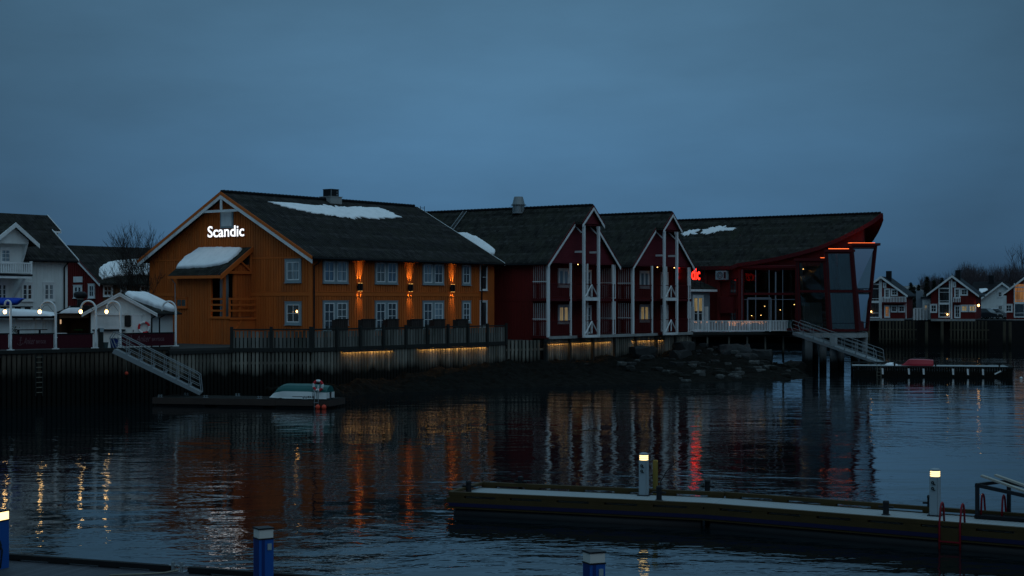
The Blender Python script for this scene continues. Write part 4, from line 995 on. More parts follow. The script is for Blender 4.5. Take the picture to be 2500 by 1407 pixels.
# privacy screens behind the fence
for i, (pa, pb, lab) in enumerate(((822, 850, 'brown wooden screen box below the first window pair'), (886, 917, 'brown screen box left of the second french door'), (946, 974, 'brown screen box right of the second french door'), (1005, 1033, 'brown screen box left of the third french door'), (1060, 1087, 'brown screen box right of the third french door'), (1117, 1144, 'brown screen box below the last single window'))):
    fr = Fr(HL.P(0, -1.4, 0), D); a, b = fr.fx(pa), fr.fx(pb); zt_ = fr.fz(781, (a+b)/2)
    r = thing('privacy_screen', lab, 'screen', fr.P((a+b)/2, .3, 3.1), TH, 'screen boxes on the deck')
    mb = MB(fr); n = 6
    for j in range(n): mb.box(a+(b-a)*j/n+.01, a+(b-a)*(j+1)/n-.01, 0, .03, 3.1, zt_)
    for q in (a, b-.04):
        mb.box(q, q+.04, .03, .45, 3.1, zt_)
    mb.build('panel', M['screen'], r); MB(fr).box(a-.06, b+.06, -.03, .1, zt_, zt_+.06).build('cap', M['beam'], r)
# strip lights
def strip_lamp(label, fr, a, b, y, z):
    r = thing('strip_light', label, 'strip light', fr.P((a+b)/2, y, z), fr.rot(), 'warm strip lights under the decks'); n = max(1, int((b-a)/.9))
    MB(fr).box(a, b, y-.03, y-.005, z-.045, z+.07).box(a, b, y-.005, y+.05, z+.021, z+.07).box(a-.02, a-.001, y-.03, y+.05, z-.045, z+.07).box(b+.001, b+.02, y-.03, y+.05, z-.045, z+.07).build('housing', M['darkmetal'], r)
    mb = MB(fr)
    for j in range(n): u = a+(b-a)*j/n; mb.box(u+.03, u+(b-a)/n-.03, y+.0, y+.04, z, z+.02)
    mb.build('led_strip', M['strip'], r)
fs = Fr(FB, FC-FB); strip_lamp('warm strip light under the left half of the long deck fence', fs, fs.fx(832), fs.fx(958), -.15, 2.72); strip_lamp('warm strip light under the right half of the long deck fence', fs, fs.fx(1018), fs.fx(1186), -.15, 2.72)
sk = Fr(hot(21.0, 4.2), D); strip_lamp('warm strip light under the first red wing', sk, sk.fx(1325), sk.fx(1489), -.14, 2.82); strip_lamp('warm strip light under the second red wing', sk, sk.fx(1541), sk.fx(1618), -.14, 2.82)
mb = MB(sk); mb.box(.2, 22.2, -.35, .1, 3.16, 3.38); meta(mb.build('deck_beam', M['concrete']), 'grey deck beam along the foot of the red wings', 'beam')
# ================================================================ white house on the left
q0 = pix(163, 800, 108); HW_ = Fr((q0.x, q0.y, 0), D)
wh = thing('white_house', 'white timber house with dark roof, gabled dormer and balcony', 'house', HW_.P(-4, 0, 3.1), TH)
ze = HW_.fz(634, 0, -.5)-.05; sl = .74; Lw = 17.0
mb = MB(HW_); mb.box(-Lw, 0, 0, .2, 3, ze+.2); mb.lprism([(0,0,3),(0,8,3),(0,8,ze+.3),(0,4,ze+2.9),(0,0,ze+.3)], (-.2, 0, 0)); boards(mb, -Lw, -.15, 3, ze+.1, pitch=.3, w=.22, proud=.02); mb.box(-.16, .03, -.05, 0, 3, ze+.2)
mb.build('wall', M['white_wall'], wh)
zrw = lambda s: ze+sl*(s+.55)
mb = MB(HW_)
roof_slab(mb, HW_.P(-Lw, 2.4, zrw(2.4)), HW_.P(.55, 2.4, zrw(2.4)), HW_.P(.55, -.55, ze), HW_.P(-Lw, -.55, ze), .16)
xr2 = HW_.fx(147, 2.4); 
roof_slab(mb, HW_.P(-Lw, 3.9, zrw(3.9)+.02), HW_.P(xr2, 3.9, zrw(3.9)+.02), HW_.P(xr2, 2.4, zrw(2.4)+.02), HW_.P(-Lw, 2.4, zrw(2.4)+.02), .16)
roof_slab(mb, HW_.P(-Lw, 3.9, zrw(3.9)+.02), HW_.P(xr2, 3.9, zrw(3.9)+.02), HW_.P(xr2, 8.4, ze), HW_.P(-Lw, 8.4, ze), .16)
rw = mb.build('roof', M['tile_x'], wh)
mb = MB(HW_)
for x, s_a, s_b in ((.56, -.56, 2.4), (xr2+.01, 2.35, 3.92)):
    mb.lprism([(x, s_a, zrw(s_a)+.06), (x, s_b, zrw(s_b)+.06), (x, s_b, zrw(s_b)-.17), (x, s_a, zrw(s_a)-.17)], (.05, 0, 0))
mb.box(.56, xr2, 2.38, 2.44, zrw(2.4)-.2, zrw(2.4)-.05); mb.build('bargeboard', M['white'], rw)
MB(HW_).box(-.1, xr2-.1, 2.5, 6, ze, zrw(2.4)-.1).build('upper_wall', M['white_wall'], wh)
MB(HW_).tube([(-Lw, -.62, ze-.1), (.5, -.62, ze-.1)], .07, 8).build('gutter', M['rooftrim'], rw)
MB(HW_).tube([(-.28, -.6, ze-.12), (-.28, -.1, ze-.5), (-.28, -.1, 3.1)], .05, 8).build('downpipe', M['rooftrim'], wh)
def uw(px0, px1, py0, py1, y=0, **kw):
    a, b = HW_.fx(px0, y), HW_.fx(px1, y); window(HW_, wh, a, b, HW_.fz(py1, a, y), HW_.fz(py0, a, y), y=y-.02, cas='white', casing=.1, lights=2, cols=1, rows=3, **kw)
uw(107, 130, 694, 732, pane='pane_day'); uw(54, 77, 694, 732, pane='pane_dark'); uw(-6, 14, 694, 732, pane='pane_dark')
# gabled dormer with balcony
GD = Fr(HW_.P(0, -1.3, 0), D); gx0, gx1, gc = GD.fx(-40), GD.fx(70), GD.fx(30); ga = GD.fz(545, gc); gz = GD.fz(597, gx1); hx = GD.fx(88)-gc; gs = (ga-gz)/hx; BZ0 = GD.fz(668, gx1)
mb = MB(GD); mb.box(gc-hx+.5, gx1, .6, .75, BZ0, gz+.3); mb.lprism([(gc-hx+.55, 0, gz+.1), (gx1, 0, gz+.1), (gx1, 0, ga-gs*(gx1-gc)-.15), (gc, 0, ga-.2), (gc-hx+.55, 0, ga-gs*(hx-.55)-.15)], (0, .15, 0))
for x in (gx1-.12, gc-hx+.5): mb.lprism([(x, 0, gz+.1), (x, .6, gz-1.2), (x, .6, gz+.1)], (.12, 0, 0))
mb.box(gc-hx+.5, gx1, .0, .6, gz+.02, gz+.098); mb.build('dormer_wall', M['white_wall'], wh)
mb = MB(GD)
for sg in (-1, 1): mb.prism([GD.P(gc, -.35, ga), GD.P(gc+sg*hx, -.35, ga-gs*hx), GD.P(gc+sg*hx, 4, ga-gs*hx), GD.P(gc, 4.6, ga)], (0, 0, -.12))
mb.build('dormer_roof', M['tile_y'], wh)
mb = MB(GD)
for sg in (-1, 1): mb.lprism([(gc, -.36, ga+.03), (gc+sg*hx, -.36, ga-gs*hx+.03), (gc+sg*hx, -.36, ga-gs*hx-.26), (gc, -.36, ga-.28)], (0, -.06, 0))
mb.build('dormer_bargeboard', M['white'], wh)
a, b = GD.fx(2, .6), GD.fx(24, .6); window(GD, wh, a, b, GD.fz(640, a, .6), GD.fz(609, a, .6), y=.58, cas='white', casing=.1, cols=2, rows=3, pane='pane_day')
BF = Fr(HW_.P(0, -1.45, 0), D); bx0, bx1 = BF.fx(-60), BF.fx(76); bz = BF.fz(671, bx1); bt = BF.fz(642, bx1)
mb = MB(BF); mb.box(bx0, bx1, -.04, .04, bt-.08, bt); mb.box(bx0, bx1, -.03, .03, bz+.1, bz+.15); balusters(mb, bx0, bx1, 0, bz+.15, bt-.08, .17, .08); mb.box(bx1-.08, bx1+.05, -.07, .07, bz, bt+.1)
mb.box(bx1-.06, bx1, .07, 1.4, bt-.08, bt); mb.build('balcony_rail', M['white'], wh)
mb = MB(BF); mb.box(bx0, bx1+.05, -.1, 1.4, bz-.1, bz+.02); mb.build('balcony_floor', M['rooftrim'], wh)
mb = MB(BF); mb.box(bx0, bx1+.02, -.06, 1.4, bz-.26, bz-.101); mb.bar((BF.fx(62), .1, bz-.3), (BF.fx(62)-.1, 1.35, bz-1.7), .12, .14); mb.build('balcony_bracket', M['white'], wh)

# ================================================================ red house behind
q0 = pix(246, 800, 124); RH = Fr((q0.x, q0.y, 0), D); RG = Fr((q0.x, q0.y, 0), -G)
rh = thing('red_house', 'dark red gabled house with a snowy roof behind the white kiosk', 'house', RH.P(3, 1, 3.1), TH)
s_ap = 4.1; z_e = RH.fz(684, 0); z_a = RH.P(0, s_ap, 0).y*(HZ-599)/F+CAMZ; Lr = 14
zq = lambda s: z_a-(z_a-z_e)*abs(s-s_ap)/s_ap
mb = MB(RH); mb.lprism([(0,0,3),(0,2*s_ap,3),(0,2*s_ap,z_e-.1),(0,s_ap,z_a-.2),(0,0,z_e-.1)], (.2, 0, 0)); boards(MB(RG), -8, 0, 3, 4)
mg = MB(RG); boards(mg, -2*s_ap+.1, -.1, 3, lambda x: zq(-x)-.2, pitch=.28); mb.v, mb.f = mb.v+mg.v, mb.f+[[len(mb.v)+a for a in f] for f in mg.f]
mb.build('wall', M['red'], rh)
mb = MB(RH); mb.box(.2, Lr, .1, .3, 3, z_e-.02); boards(mb, .25, Lr, 3, z_e-.05, y=.1, pitch=.3); mb.build('side_wall', mat('brown boards', (.16, .075, .035), .8, .2, 1.2, island=.1), rh)
mb = MB(RH)
roof_slab(mb, RH.P(-.4, s_ap, z_a), RH.P(Lr, s_ap, z_a), RH.P(Lr, -.4, z_e-.25), RH.P(-.4, -.4, z_e-.25), .15); roof_slab(mb, RH.P(-.4, s_ap, z_a), RH.P(Lr, s_ap, z_a), RH.P(Lr, 2*s_ap+.4, z_e-.25), RH.P(-.4, 2*s_ap+.4, z_e-.25), .15)
rr_ = mb.build('roof', M['tile_x'], rh)
slr = (z_a-z_e+.25)/(s_ap+.4)
mb = MB(RH)
for s_e in (-.42, 2*s_ap+.42): mb.lprism([(-.42, s_e, z_e-.25), (-.42, s_ap, z_a), (-.42, s_ap, z_a-.24), (-.42, s_e, z_e-.5)], (-.05, 0, 0))
mb.box(-.45, -.4, s_ap-1.0, s_ap+1.0, z_a-1.05, z_a-.93); mb.box(-.45, -.4, s_ap-.06, s_ap+.06, z_a-.93, z_a-.25); mb.build('bargeboard', M['white'], rr_)
mb = MB(RH)
for s_e in (-.42, 2*s_ap+.42): mb.lprism([(-.42, s_e, z_e-.2), (-.42, s_ap, z_a+.05), (-.42, s_ap, z_a-.02), (-.42, s_e, z_e-.27)], (-.08, 0, 0))
mb.build('verge_board', M['red_trim'], rr_)
def rgw(px0, px1, py0, py1, **kw):
    a, b = RG.fx(px0), RG.fx(px1); window(RG, rh, a, b, RG.fz(py1, a), RG.fz(py0, a), y=-.03, cas='white', casing=.1, **kw)
rgw(183, 200, 700, 725, cols=1, lights=2, rows=2); rgw(219, 231, 697, 725, cols=2, rows=2)
MB(RG).box(RG.fx(181), RG.fx(203), -.09, -.035, RG.fz(695, 0)+.2, RG.fz(684, 0)+.3).build('shutter_box', M['white'], rh)
for a_, b_ in ((252, 272), (294, 305), (342, 362)):
    a, b = RH.fx(a_, .1), RH.fx(b_, .1); window(RH, rh, a, b, RH.fz(722, a), RH.fz(699, a), y=.08, cas='white', casing=.08, cols=2, rows=2)
nR = rn(RH, slr); ptR = RH.P(0, s_ap, z_a)
ol = [on_plane(x, y, ptR, nR) for x, y in ((243,655),(262,642),(290,636),(330,634),(372,634),(380,672),(330,672),(290,674),(268,678),(250,683),(240,672))]
snow_on('snow_slab', 'snow on the lower roof of the dark red house behind the tree', ol, nR, .15, rag=.08, seed=8)


# ================================================================ bare tree
def tree(name, base, height, label, group, m, seed, stems=1, spread=.35, levels=5, r0=.12, n=5, lean=0):
    rnd = random.Random(seed); r = thing(name, label, 'tree', base, 0, group); trunk = MB(); crown = MB()
    def grow(p, d, L, rad, lev):
        pts = [p]; q = p; dd = d.copy(); k_ = 3
        for j in range(k_):
            dd = (dd+Vector((rnd.uniform(-1,1), rnd.uniform(-1,1), rnd.uniform(-.2,.7)))*.16).normalized(); q = q+dd*(L/k_); pts.append(q)
        R = [rad*(1-.38*j/k_) for j in range(k_+1)]
        (trunk if lev == 0 else crown).tube(pts, R, n if lev < 2 else 3, world=True, caps=False)
        if lev >= levels: return
        for j in range(rnd.choice((2, 3)) if lev else 5):
            t = rnd.uniform(.35, 1.0); i = min(k_-1, int(t*k_)); o = pts[i].lerp(pts[i+1], t*k_-i)
            ax = Vector((rnd.uniform(-1,1), rnd.uniform(-1,1), rnd.uniform(.15,.9))).normalized()
            grow(o, (dd*.75+ax*(.5+spread)).normalized(), L*rnd.uniform(.55, .78), max(.009, rad*.55), lev+1)
        grow(q, dd, L*.7, max(.009, rad*.6), lev+1)
    b = Vector(base)
    for s_ in range(stems): grow(b+Vector((rnd.uniform(-.2,.2)*stems*.6, rnd.uniform(-.2,.2), 0)), Vector((rnd.uniform(-.3,.3)*(stems > 1), rnd.uniform(-.1,.1), 1)).normalized(), height*.36, r0, 0)
    trunk.build('trunk', m, r, smooth=True, fix=False); crown.build('crown', m, r, smooth=True, fix=False); return r
b = pix(340, 800, 116); b.z = 3.1
tree('bare_tree', b, 8.6, 'leafless birch standing beside the orange hotel gable', None, M['bark'], 4, stems=3, levels=5, r0=.07)

# ================================================================ kiosk
KA = pix(222, 800, 97.5); KF = Fr((KA.x, KA.y, 0), (1, -.03, 0)); kw, kd = KF.fx(368), 5.6
ki = thing('kiosk', 'small white gabled kiosk with a closed shutter and snow on its roof', 'kiosk', KF.P(kw/2, 1, 3.1), KF.rot())
kz = KF.fz(766, kw); kc = kw/2+.02; ka = KF.fz(716, kc); kh = kw/2+.45; kap = lambda x: ka-(ka-kz)*abs(x-kc)/kh
mb = MB(KF); mb.lprism([(0,0,3),(kw,0,3),(kw,0,kap(kw)-.1),(kc,0,ka-.15),(0,0,kap(0)-.1)], (0, .15, 0)); mb.box(kw-.15, kw, .15, kd, 3, kap(kw)-.12); mb.box(0, .15, .15, kd, 3, kap(0)-.12)
boards(mb, .05, kw-.05, 3, lambda x: min(6.0, kap(x)-.12), pitch=.2, w=.15, proud=.02, holes=[(.25, 2.05, 3.9, 5.3), (2.25, kw, 3, 5.2)])
ks = Fr(KF.P(kw, 0, 0), KF.uy)
m2 = MB(ks); boards(m2, .1, kd-.1, 3, kap(kw)-.15, pitch=.26, w=.2, proud=.025); i0 = len(mb.v); mb.v += m2.v; mb.f += [[i0+a for a in f] for f in m2.f]
mb.build('wall', M['white_wall'], ki)
mb = MB(KF)
for sg in (-1, 1): mb.prism([KF.P(kc, -.3, ka), KF.P(kc+sg*kh, -.3, kz), KF.P(kc+sg*kh, kd+.3, kz), KF.P(kc, kd+.3, ka)], (0, 0, -.1))
kr = mb.build('roof', M['tile_y'], ki)
mb = MB(KF)
for sg in (-1, 1): mb.lprism([(kc, -.31, ka+.03), (kc+sg*(kh+.04), -.31, kz+.01), (kc+sg*(kh+.04), -.31, kz-.2), (kc, -.31, ka-.2)], (0, -.05, 0)); mb.lprism([(kc, -.362, ka+.03), (kc+sg*(kh+.04), -.362, kz+.01), (kc+sg*(kh+.04), -.362, kz-.07), (kc, -.362, ka-.06)], (0, -.03, 0))
mb.build('bargeboard', M['white'], kr)
sa, sb, sz0, sz1 = KF.fx(236), KF.fx(303), KF.fz(804, 0), KF.fz(770, 0)
mb = MB(KF); n = 12
for j in range(n): z = sz0+(sz1-sz0)*j/n; mb.lprism([(sa, -.03, z), (sb, -.03, z), (sb, -.07, z+.02), (sb, -.035, z+.1), (sa, -.035, z+.1), (sa, -.07, z+.02)][:1]+[(sa, -.07, z+.015), (sa, -.035, z+(sz1-sz0)/n-.01)], (sb-sa, 0, 0))
mb.box(sa-.06, sb+.06, -.12, -.02, sz1, sz1+.14); mb.build('shutter', M['white'], ki)
MB(KF).box(sa-.2, sb+.1, -.3, -.02, sz0-.09, sz0-.02).build('counter', M['rooftrim'], ki)
a, b_ = KF.fx(323), KF.fx(346); mb = MB(KF); mb.box(a, b_, -.05, -.02, 3.1, KF.fz(771, a)); mb.box(a-.08, b_+.08, -.07, -.02, KF.fz(771, a), KF.fz(771, a)+.09); dk = mb.build('door', M['white'], ki)
MB(KF).box(a+.06, a+.1, -.1, -.05, 4.15, 4.27).build('handle', M['dark'], dk)
a, b_, c0, c1 = KF.fx(305), KF.fx(320), KF.fz(798, 0), KF.fz(770, 0); MB(KF).lprism([(a+.05, -.07, c0), (b_-.05, -.07, c0), (b_, -.07, c0+.06), (b_, -.07, c1-.06), (b_-.05, -.07, c1), (a+.05, -.07, c1), (a, -.07, c1-.06), (a, -.07, c0+.06)], (0, .05, 0)).build('menu_board', M['dark'], ki)
for yy in (.02, 1.9): mb = MB(KF); mb.tube([(kw+.42, yy, kz-.08), (kw+.06, yy+.0, kz-.3), (kw+.06, yy, 3.1)], .045, 6); mb.build('downpipe', M['rooftrim'], ki)
MB(KF).tube([(kc+kh+.02, -.3, kz-.06), (kc+kh+.02, kd+.3, kz-.06)], .06, 6).build('gutter', M['rooftrim'], kr)
nK = (UP*1+KF.ux*((ka-kz)/kh)).normalized(); ptK = KF.P(kc, 1, ka)
ol = [KF.P(kc+x, y, ka-(ka-kz)/kh*x) for x, y in ((.12, .3), (.1, 2.5), (.15, 5.2), (1.0, 5.6), (1.9, 5.5), (2.2, 4.6), (1.9, 2.4), (1.2, .8), (.7, .1))]
snow_on('snow_slab', 'snow slab on the right half of the white kiosk roof', ol, nK, .28, rag=.05, seed=9)
def lifebuoy(fr, x, y, z, label, R=.33, tilt=0, bands=4):
    r = thing('lifebuoy', label, 'lifebuoy', fr.P(x, y, z), fr.rot())
    for j in range(bands*2):
        a0 = 2*math.pi*j/(bands*2)+.3; mb = MB(fr); mb.torus((x, y, z), R, .075, n=6, m=8, a0=a0, a1=a0+math.pi/bands)
        mb.build('ring_section', M['ringred'] if j % 2 == 0 else M['hull'], r, smooth=True)
    return r
lifebuoy(KF, KF.fx(353), -.12, KF.fz(800, kw), 'red and white lifebuoy hanging on the white kiosk wall', bands=3)
# ================================================================ serving shelter, awning, fence, tarp
SH = Fr(pix(140, 0, 98).xy.to_3d(), (1, 0, 0)); sx1 = SH.fx(222)
sh = thing('shelter', 'dark open shelter with a brown inside and a stove pipe', 'shelter', SH.P(sx1/2, 1.5, 3.1), 0)
zt1 = SH.fz(766, 0)
mb = MB(SH); mb.box(0, sx1, 2.6, 2.7, 3.1, zt1); mb.box(0, .1, .1, 2.6, 3.1, zt1); mb.box(sx1-.1, sx1, .1, 2.6, 3.1, zt1); mb.box(0, sx1, 0, .1, zt1-.28, zt1); mb.build('wall', M['inside_brown'], sh)
mb = MB(SH); ap = SH.fx(197); za = SH.fz(746, 0)
mb.lprism([(-.15, -.3, zt1+.02), (sx1+.1, -.3, zt1+.02), (sx1+.1, -.3, zt1+.5), (ap, -.3, za), (ap-.5, -.3, za-.02)], (0, 3.2, 0)); mb.build('roof', M['rooftrim'], sh)
for x in (.05, sx1*.98): MB(SH).box(x-.06, x+.06, -.06, .06, 3.1, zt1).build('post', M['black_void'], sh)
px_ = SH.fx(196, 1.5); mb = MB(SH); mb.lathe((px_, 1.5, za-.4), [(.2, 0), (.2, 1.05)], 14); mb.build('stove_pipe', M['dark'], sh, smooth=True)
zc = SH.fz(729, 0, 1.5); MB(SH).lathe((px_, 1.5, zc), [(.25, 0), (.4, .08), (.42, .2), (.42, .3), (.3, .42), (.1, .45)], 14).build('pipe_cowl', M['dark'], sh, smooth=True)
MB(SH).lathe((px_, 1.5, zc-.06), [(.22, 0), (.22, .05)], 14).build('pipe_collar', M['pale_sheet'], sh)
ol = [SH.P(x, y, zt1+.05+(.0)) for x, y in ((SH.fx(149), -.31), (SH.fx(200), -.31), (SH.fx(203), .4), (SH.fx(165), .5))]
mb = MB(SH); N = 14; i = 0
for j in range(N+1):
    x = SH.fx(149)+(SH.fx(204)-SH.fx(149))*j/N; h = .06+.42*min(1, j/6)**.7; mb.pts([(x, -.36, zt1+.03), (x, -.38, zt1+h*.7), (x, -.1, zt1+h), (x, .5, zt1+h)])
for j in range(N):
    for q in range(3): mb.f.append([4*j+q, 4*j+4+q, 4*j+5+q, 4*j+1+q])
meta(mb.build('snow_bank', M['snow'], smooth=True), 'snow lying on the dark shelter roof left of the kiosk', 'snow')
r = thing('wall_lantern', 'lit rectangular lantern on the inside wall of the dark shelter', 'lantern', SH.P(SH.fx(146, .3), .3, SH.fz(785, 0, .3)), 0)
x = SH.fx(146, .3); z = SH.fz(791, 0, .3); MB(SH).box(x-.07, x+.1, .22, .3, z, z+.27).build('glass', M['poster'], r); MB(SH).box(x-.1, x+.13, .2, .35, z+.271, z+.31).build('cap', M['dark'], r)
r = thing('picnic_table', 'pale topped bench table in the open shelter', 'table', SH.P(SH.fx(152, -.6), -.6, 3.1), 0); a, b_ = SH.fx(139, -.6), SH.fx(163, -.6)
mb = MB(SH); mb.box(a, b_, -.8, -.68, 4.02, 4.07); mb.box(a, b_, -.62, -.5, 4.02, 4.07); mb.build('table_top', M['white'], r); mb = MB(SH); mb.box(a, b_, -1.2, -1.1, 3.78, 3.83); mb.build('bench', M['white'], r)
mb = MB(SH); 
for q in (a+.15, b_-.2): mb.bar((q, -1.2, 3.1), (q, -.65, 4.02), .06, .06); mb.bar((q, -.2, 3.1), (q, -.65, 4.02), .06, .06)
mb.build('frame', M['inside'], r)
r = thing('bar_table', 'green topped high table in the open shelter', 'table', SH.P(SH.fx(194, 1.6), 1.6, 3.1), 0); x = SH.fx(194, 1.6); MB(SH).box(x-.3, x+.3, 1.3, 1.9, 4.2, 4.25).build('table_top', mat('green table top', (.02, .16, .035), .5, .1, 3), r); MB(SH).lathe((x, 1.6, 3.1), [(.25, 0), (.04, .05), (.04, 1.1)], 10).build('leg', M['dark'], r)
AW = Fr(pix(0, 0, 99).xy.to_3d(), (1, 0, 0)); a0, a1 = AW.fx(-60), AW.fx(137); z = AW.fz(772, 0)
aw = thing('awning_roof', 'flat dark roof with a pale fence wall below the white house', 'lean-to', AW.P(1, 0, 3.1), 0)
MB(AW).box(a0, a1, -.5, 3, z-.16, z).build('roof', M['rooftrim'], aw)
mb = MB(AW); mb.box(a0, a1, .3, .35, 3.1, z-.2)
xa, xb = AW.fx(41, .3), AW.fx(84, .3); boards(mb, xa, xb, 3.1, z-.25, y=.3, pitch=.17, w=.12, proud=.05); xa, xb = AW.fx(104, .3), AW.fx(130, .3); boards(mb, xa, xb, 3.1, z-.25, y=.3, pitch=.17, w=.12, proud=.05)
for p_ in (40, 84, 103): x = AW.fx(p_, .3); mb.box(x-.06, x+.06, .18, .3, 3.1, z-.15)
mb.build('fence_wall', M['white_wall'], aw)
mb = MB(AW); N = 30
for j in range(N+1):
    x = a0+(a1-.15-a0)*j/N; u = j/N; h = .42*(1-u**3)**.6+.03+.03*mnoise.noise(Vector((x, 0, 5))); mb.pts([(x, -.52, z+.005), (x, -.5, z+h*.7), (x, -.15, z+h), (x, 1.5, z+h*1.05), (x, 2.9, z)])
for j in range(N):
    for q in range(4): mb.f.append([5*j+q, 5*j+5+q, 5*j+6+q, 5*j+1+q])
meta(mb.build('snow_bank', M['snow'], smooth=True), 'broad snow bank on the flat roof below the white house', 'snow')
TPf = Fr(pix(0, 0, 101).xy.to_3d(), (1, 0, 0)); x0, x1_ = TPf.fx(-50), TPf.fx(51); zb = TPf.fz(746, 0); zt_ = TPf.fz(727, 0)
rk = thing('storage_rack', 'dark boards on trestles above the snowy flat roof', 'rack', TPf.P(0, 0, z), 0)
mb = MB(TPf); mb.box(x0, TPf.fx(70), -.3, .9, zb-.14, zb-.06); mb.build('board', M['black_void'], rk); mb = MB(TPf)
for p_ in (5, 40, 64): x = TPf.fx(p_); mb.box(x-.04, x+.04, -.2, .8, z-.05, zb-.141)
mb.build('leg', M['black_void'], rk)
mb = MB(TPf); N, K = 26, 10
for j in range(N+1):
    u = j/N; x = x0+(x1_-x0)*u; tip = min(1, (1-u)*7)**.5; sag = 1-.3*max(0, (u-.6))
    for q in range(K):
        a = 2*math.pi*q/K; e = 1+.12*mnoise.noise(Vector((x*1.4, math.cos(a)*2, math.sin(a)*2)))
        cz = (zb+zt_)/2+.12*(1-tip); mb.pts([(x+.25*(1-tip)*math.sin(a), .35+.5*math.cos(a)*e*tip, cz+(zt_-zb)*.52*math.sin(a)*e*(.35+.65*tip)*sag)])
for j in range(N):
    for q in range(K): mb.f.append([j*K+q, j*K+(q+1)%K, (j+1)*K+(q+1)%K, (j+1)*K+q])
mb.f.append([N*K+q for q in range(K)]); mb.f.append([q for q in range(K)][::-1])
meta(mb.build('tarp_bundle', M['tarp'], smooth=True), 'bright blue tarpaulin bundle stored above the snowy flat roof', 'tarp')
pf = Fr(pix(37, 0, 96).xy.to_3d(), (1, 0, 0)); pl = thing('pot_plant', 'dry pot plant standing behind the maroon banner', 'plant', pf.P(0, 0, 3.1), 0); zc = pf.fz(815, 0)
MB(pf).lathe((0, 0, zc-.35), [(.12, 0), (.17, .3), (.15, .31)], 12).build('pot', M['dark'], pl); rr = random.Random(3); mb = MB(pf)
MB(pf).lathe((0, 0, 3.1), [(.2, 0), (.2, zc-.35-3.1)], 10).build('stand', M['inside'], pl)
for j in range(90):
    c = Vector((rr.gauss(0, .12), rr.gauss(0, .1), zc+.2+rr.gauss(0, .13))); u = Vector((rr.uniform(-1,1), rr.uniform(-1,1), rr.uniform(-1,1))).normalized()*.05; v_ = u.cross(Vector((rr.uniform(-1,1), rr.uniform(-1,1), 1))).normalized()*.035
    mb.quad(tuple(c-u), tuple(c+v_), tuple(c+u), tuple(c-v_))
mb.build('foliage', M['leaf'], pl, fix=False)

# ================================================================ quay lamps and banners
LAMPS = [(26, 850, 734, 12, 'white gooseneck lamp at the far left of the quay'), (136, 849, 736, 97, 'white gooseneck lamp between the banner lettering and the open shelter'), (234, 846, 735, 197, 'white gooseneck lamp at the left corner of the kiosk'), (294, 846, 736, 260, 'white gooseneck lamp in front of the closed kiosk shutter'), (429, 839, 736, 396, 'unlit white gooseneck lamp at the corner of the orange gable')]
def quayY(px):
    r = (px-1250)/F; A, B = (QUAY[0], QUAY[1]) if px < 5 else (QUAY[1], QUAY[2]); d = B-A
    t = (r*A.y-A.x)/(d.x-r*d.y); return A.y+d.y*t
for i, (px, yb, yt, pb, lab) in enumerate(LAMPS):
    Y = quayY(px)+.35; b = pix(px, 0, Y); fr = Fr((b.x, b.y, 0), (1, 0, 0)); H = fr.fz(yt, 0); xl = fr.fx(pb); z0 = 3.26
    r = thing('quay_lamp', lab, 'street lamp', fr.P(0, 0, z0), 0, 'white gooseneck lamps along the quay')
    R = -xl/2; path = [(0, 0, z0), (0, 0, z0+.4), (0, 0, H-R*1.15)]+[(-R+R*math.cos(a), 0, H-R*1.15+R*1.15*math.sin(a)) for a in [math.pi*k_/10 for k_ in range(1, 11)]]+[(xl, 0, H-R*1.15-.12)]
    MB(fr).tube(path, [.085]+[.065]*2+[.055]*11, 10).build('pole', M['white'], r, smooth=True)
    MB(fr).box(-.17, .17, -.17, .17, z0-.02, z0+.04).build('base_plate', M['white'], r)
    if i < 4:
        zb_ = fr.fz(758, xl); MB(fr).lathe((xl, 0, zb_+.02), [(.05, 0), (.055, .16), (.03, H-R*1.15-.12-zb_)] if H-R*1.15-.12-zb_ > .2 else [(.05, 0), (.055, .16)], 10).build('lamp_holder', M['darkmetal'], r)
        MB(fr).lathe((xl, 0, zb_), [(.03, -.2), (.085, -.15), (.1, -.07), (.085, 0), (.05, .02)], 12).build('bulb', M['bulb'], r, smooth=True)
        mb = MB(fr); mb.tube([(xl+.02, 0, H-R*1.4), (xl+.25, -.03, H-.28), (xl*.5, -.03, H-.2), (-.12, -.03, H-.6)], .012, 5); mb.build('cable', M['dark'], r)
BN = [(-70, 20, 0, 'maroon banner at the far left edge of the quay'), (30, 130, 1, 'maroon banner with anchor lettering between the two left lamps'), (141, 226, 0, 'plain maroon banner under the open shelter'), (297, 424, 1, 'maroon banner with anchor lettering behind the gangway')]
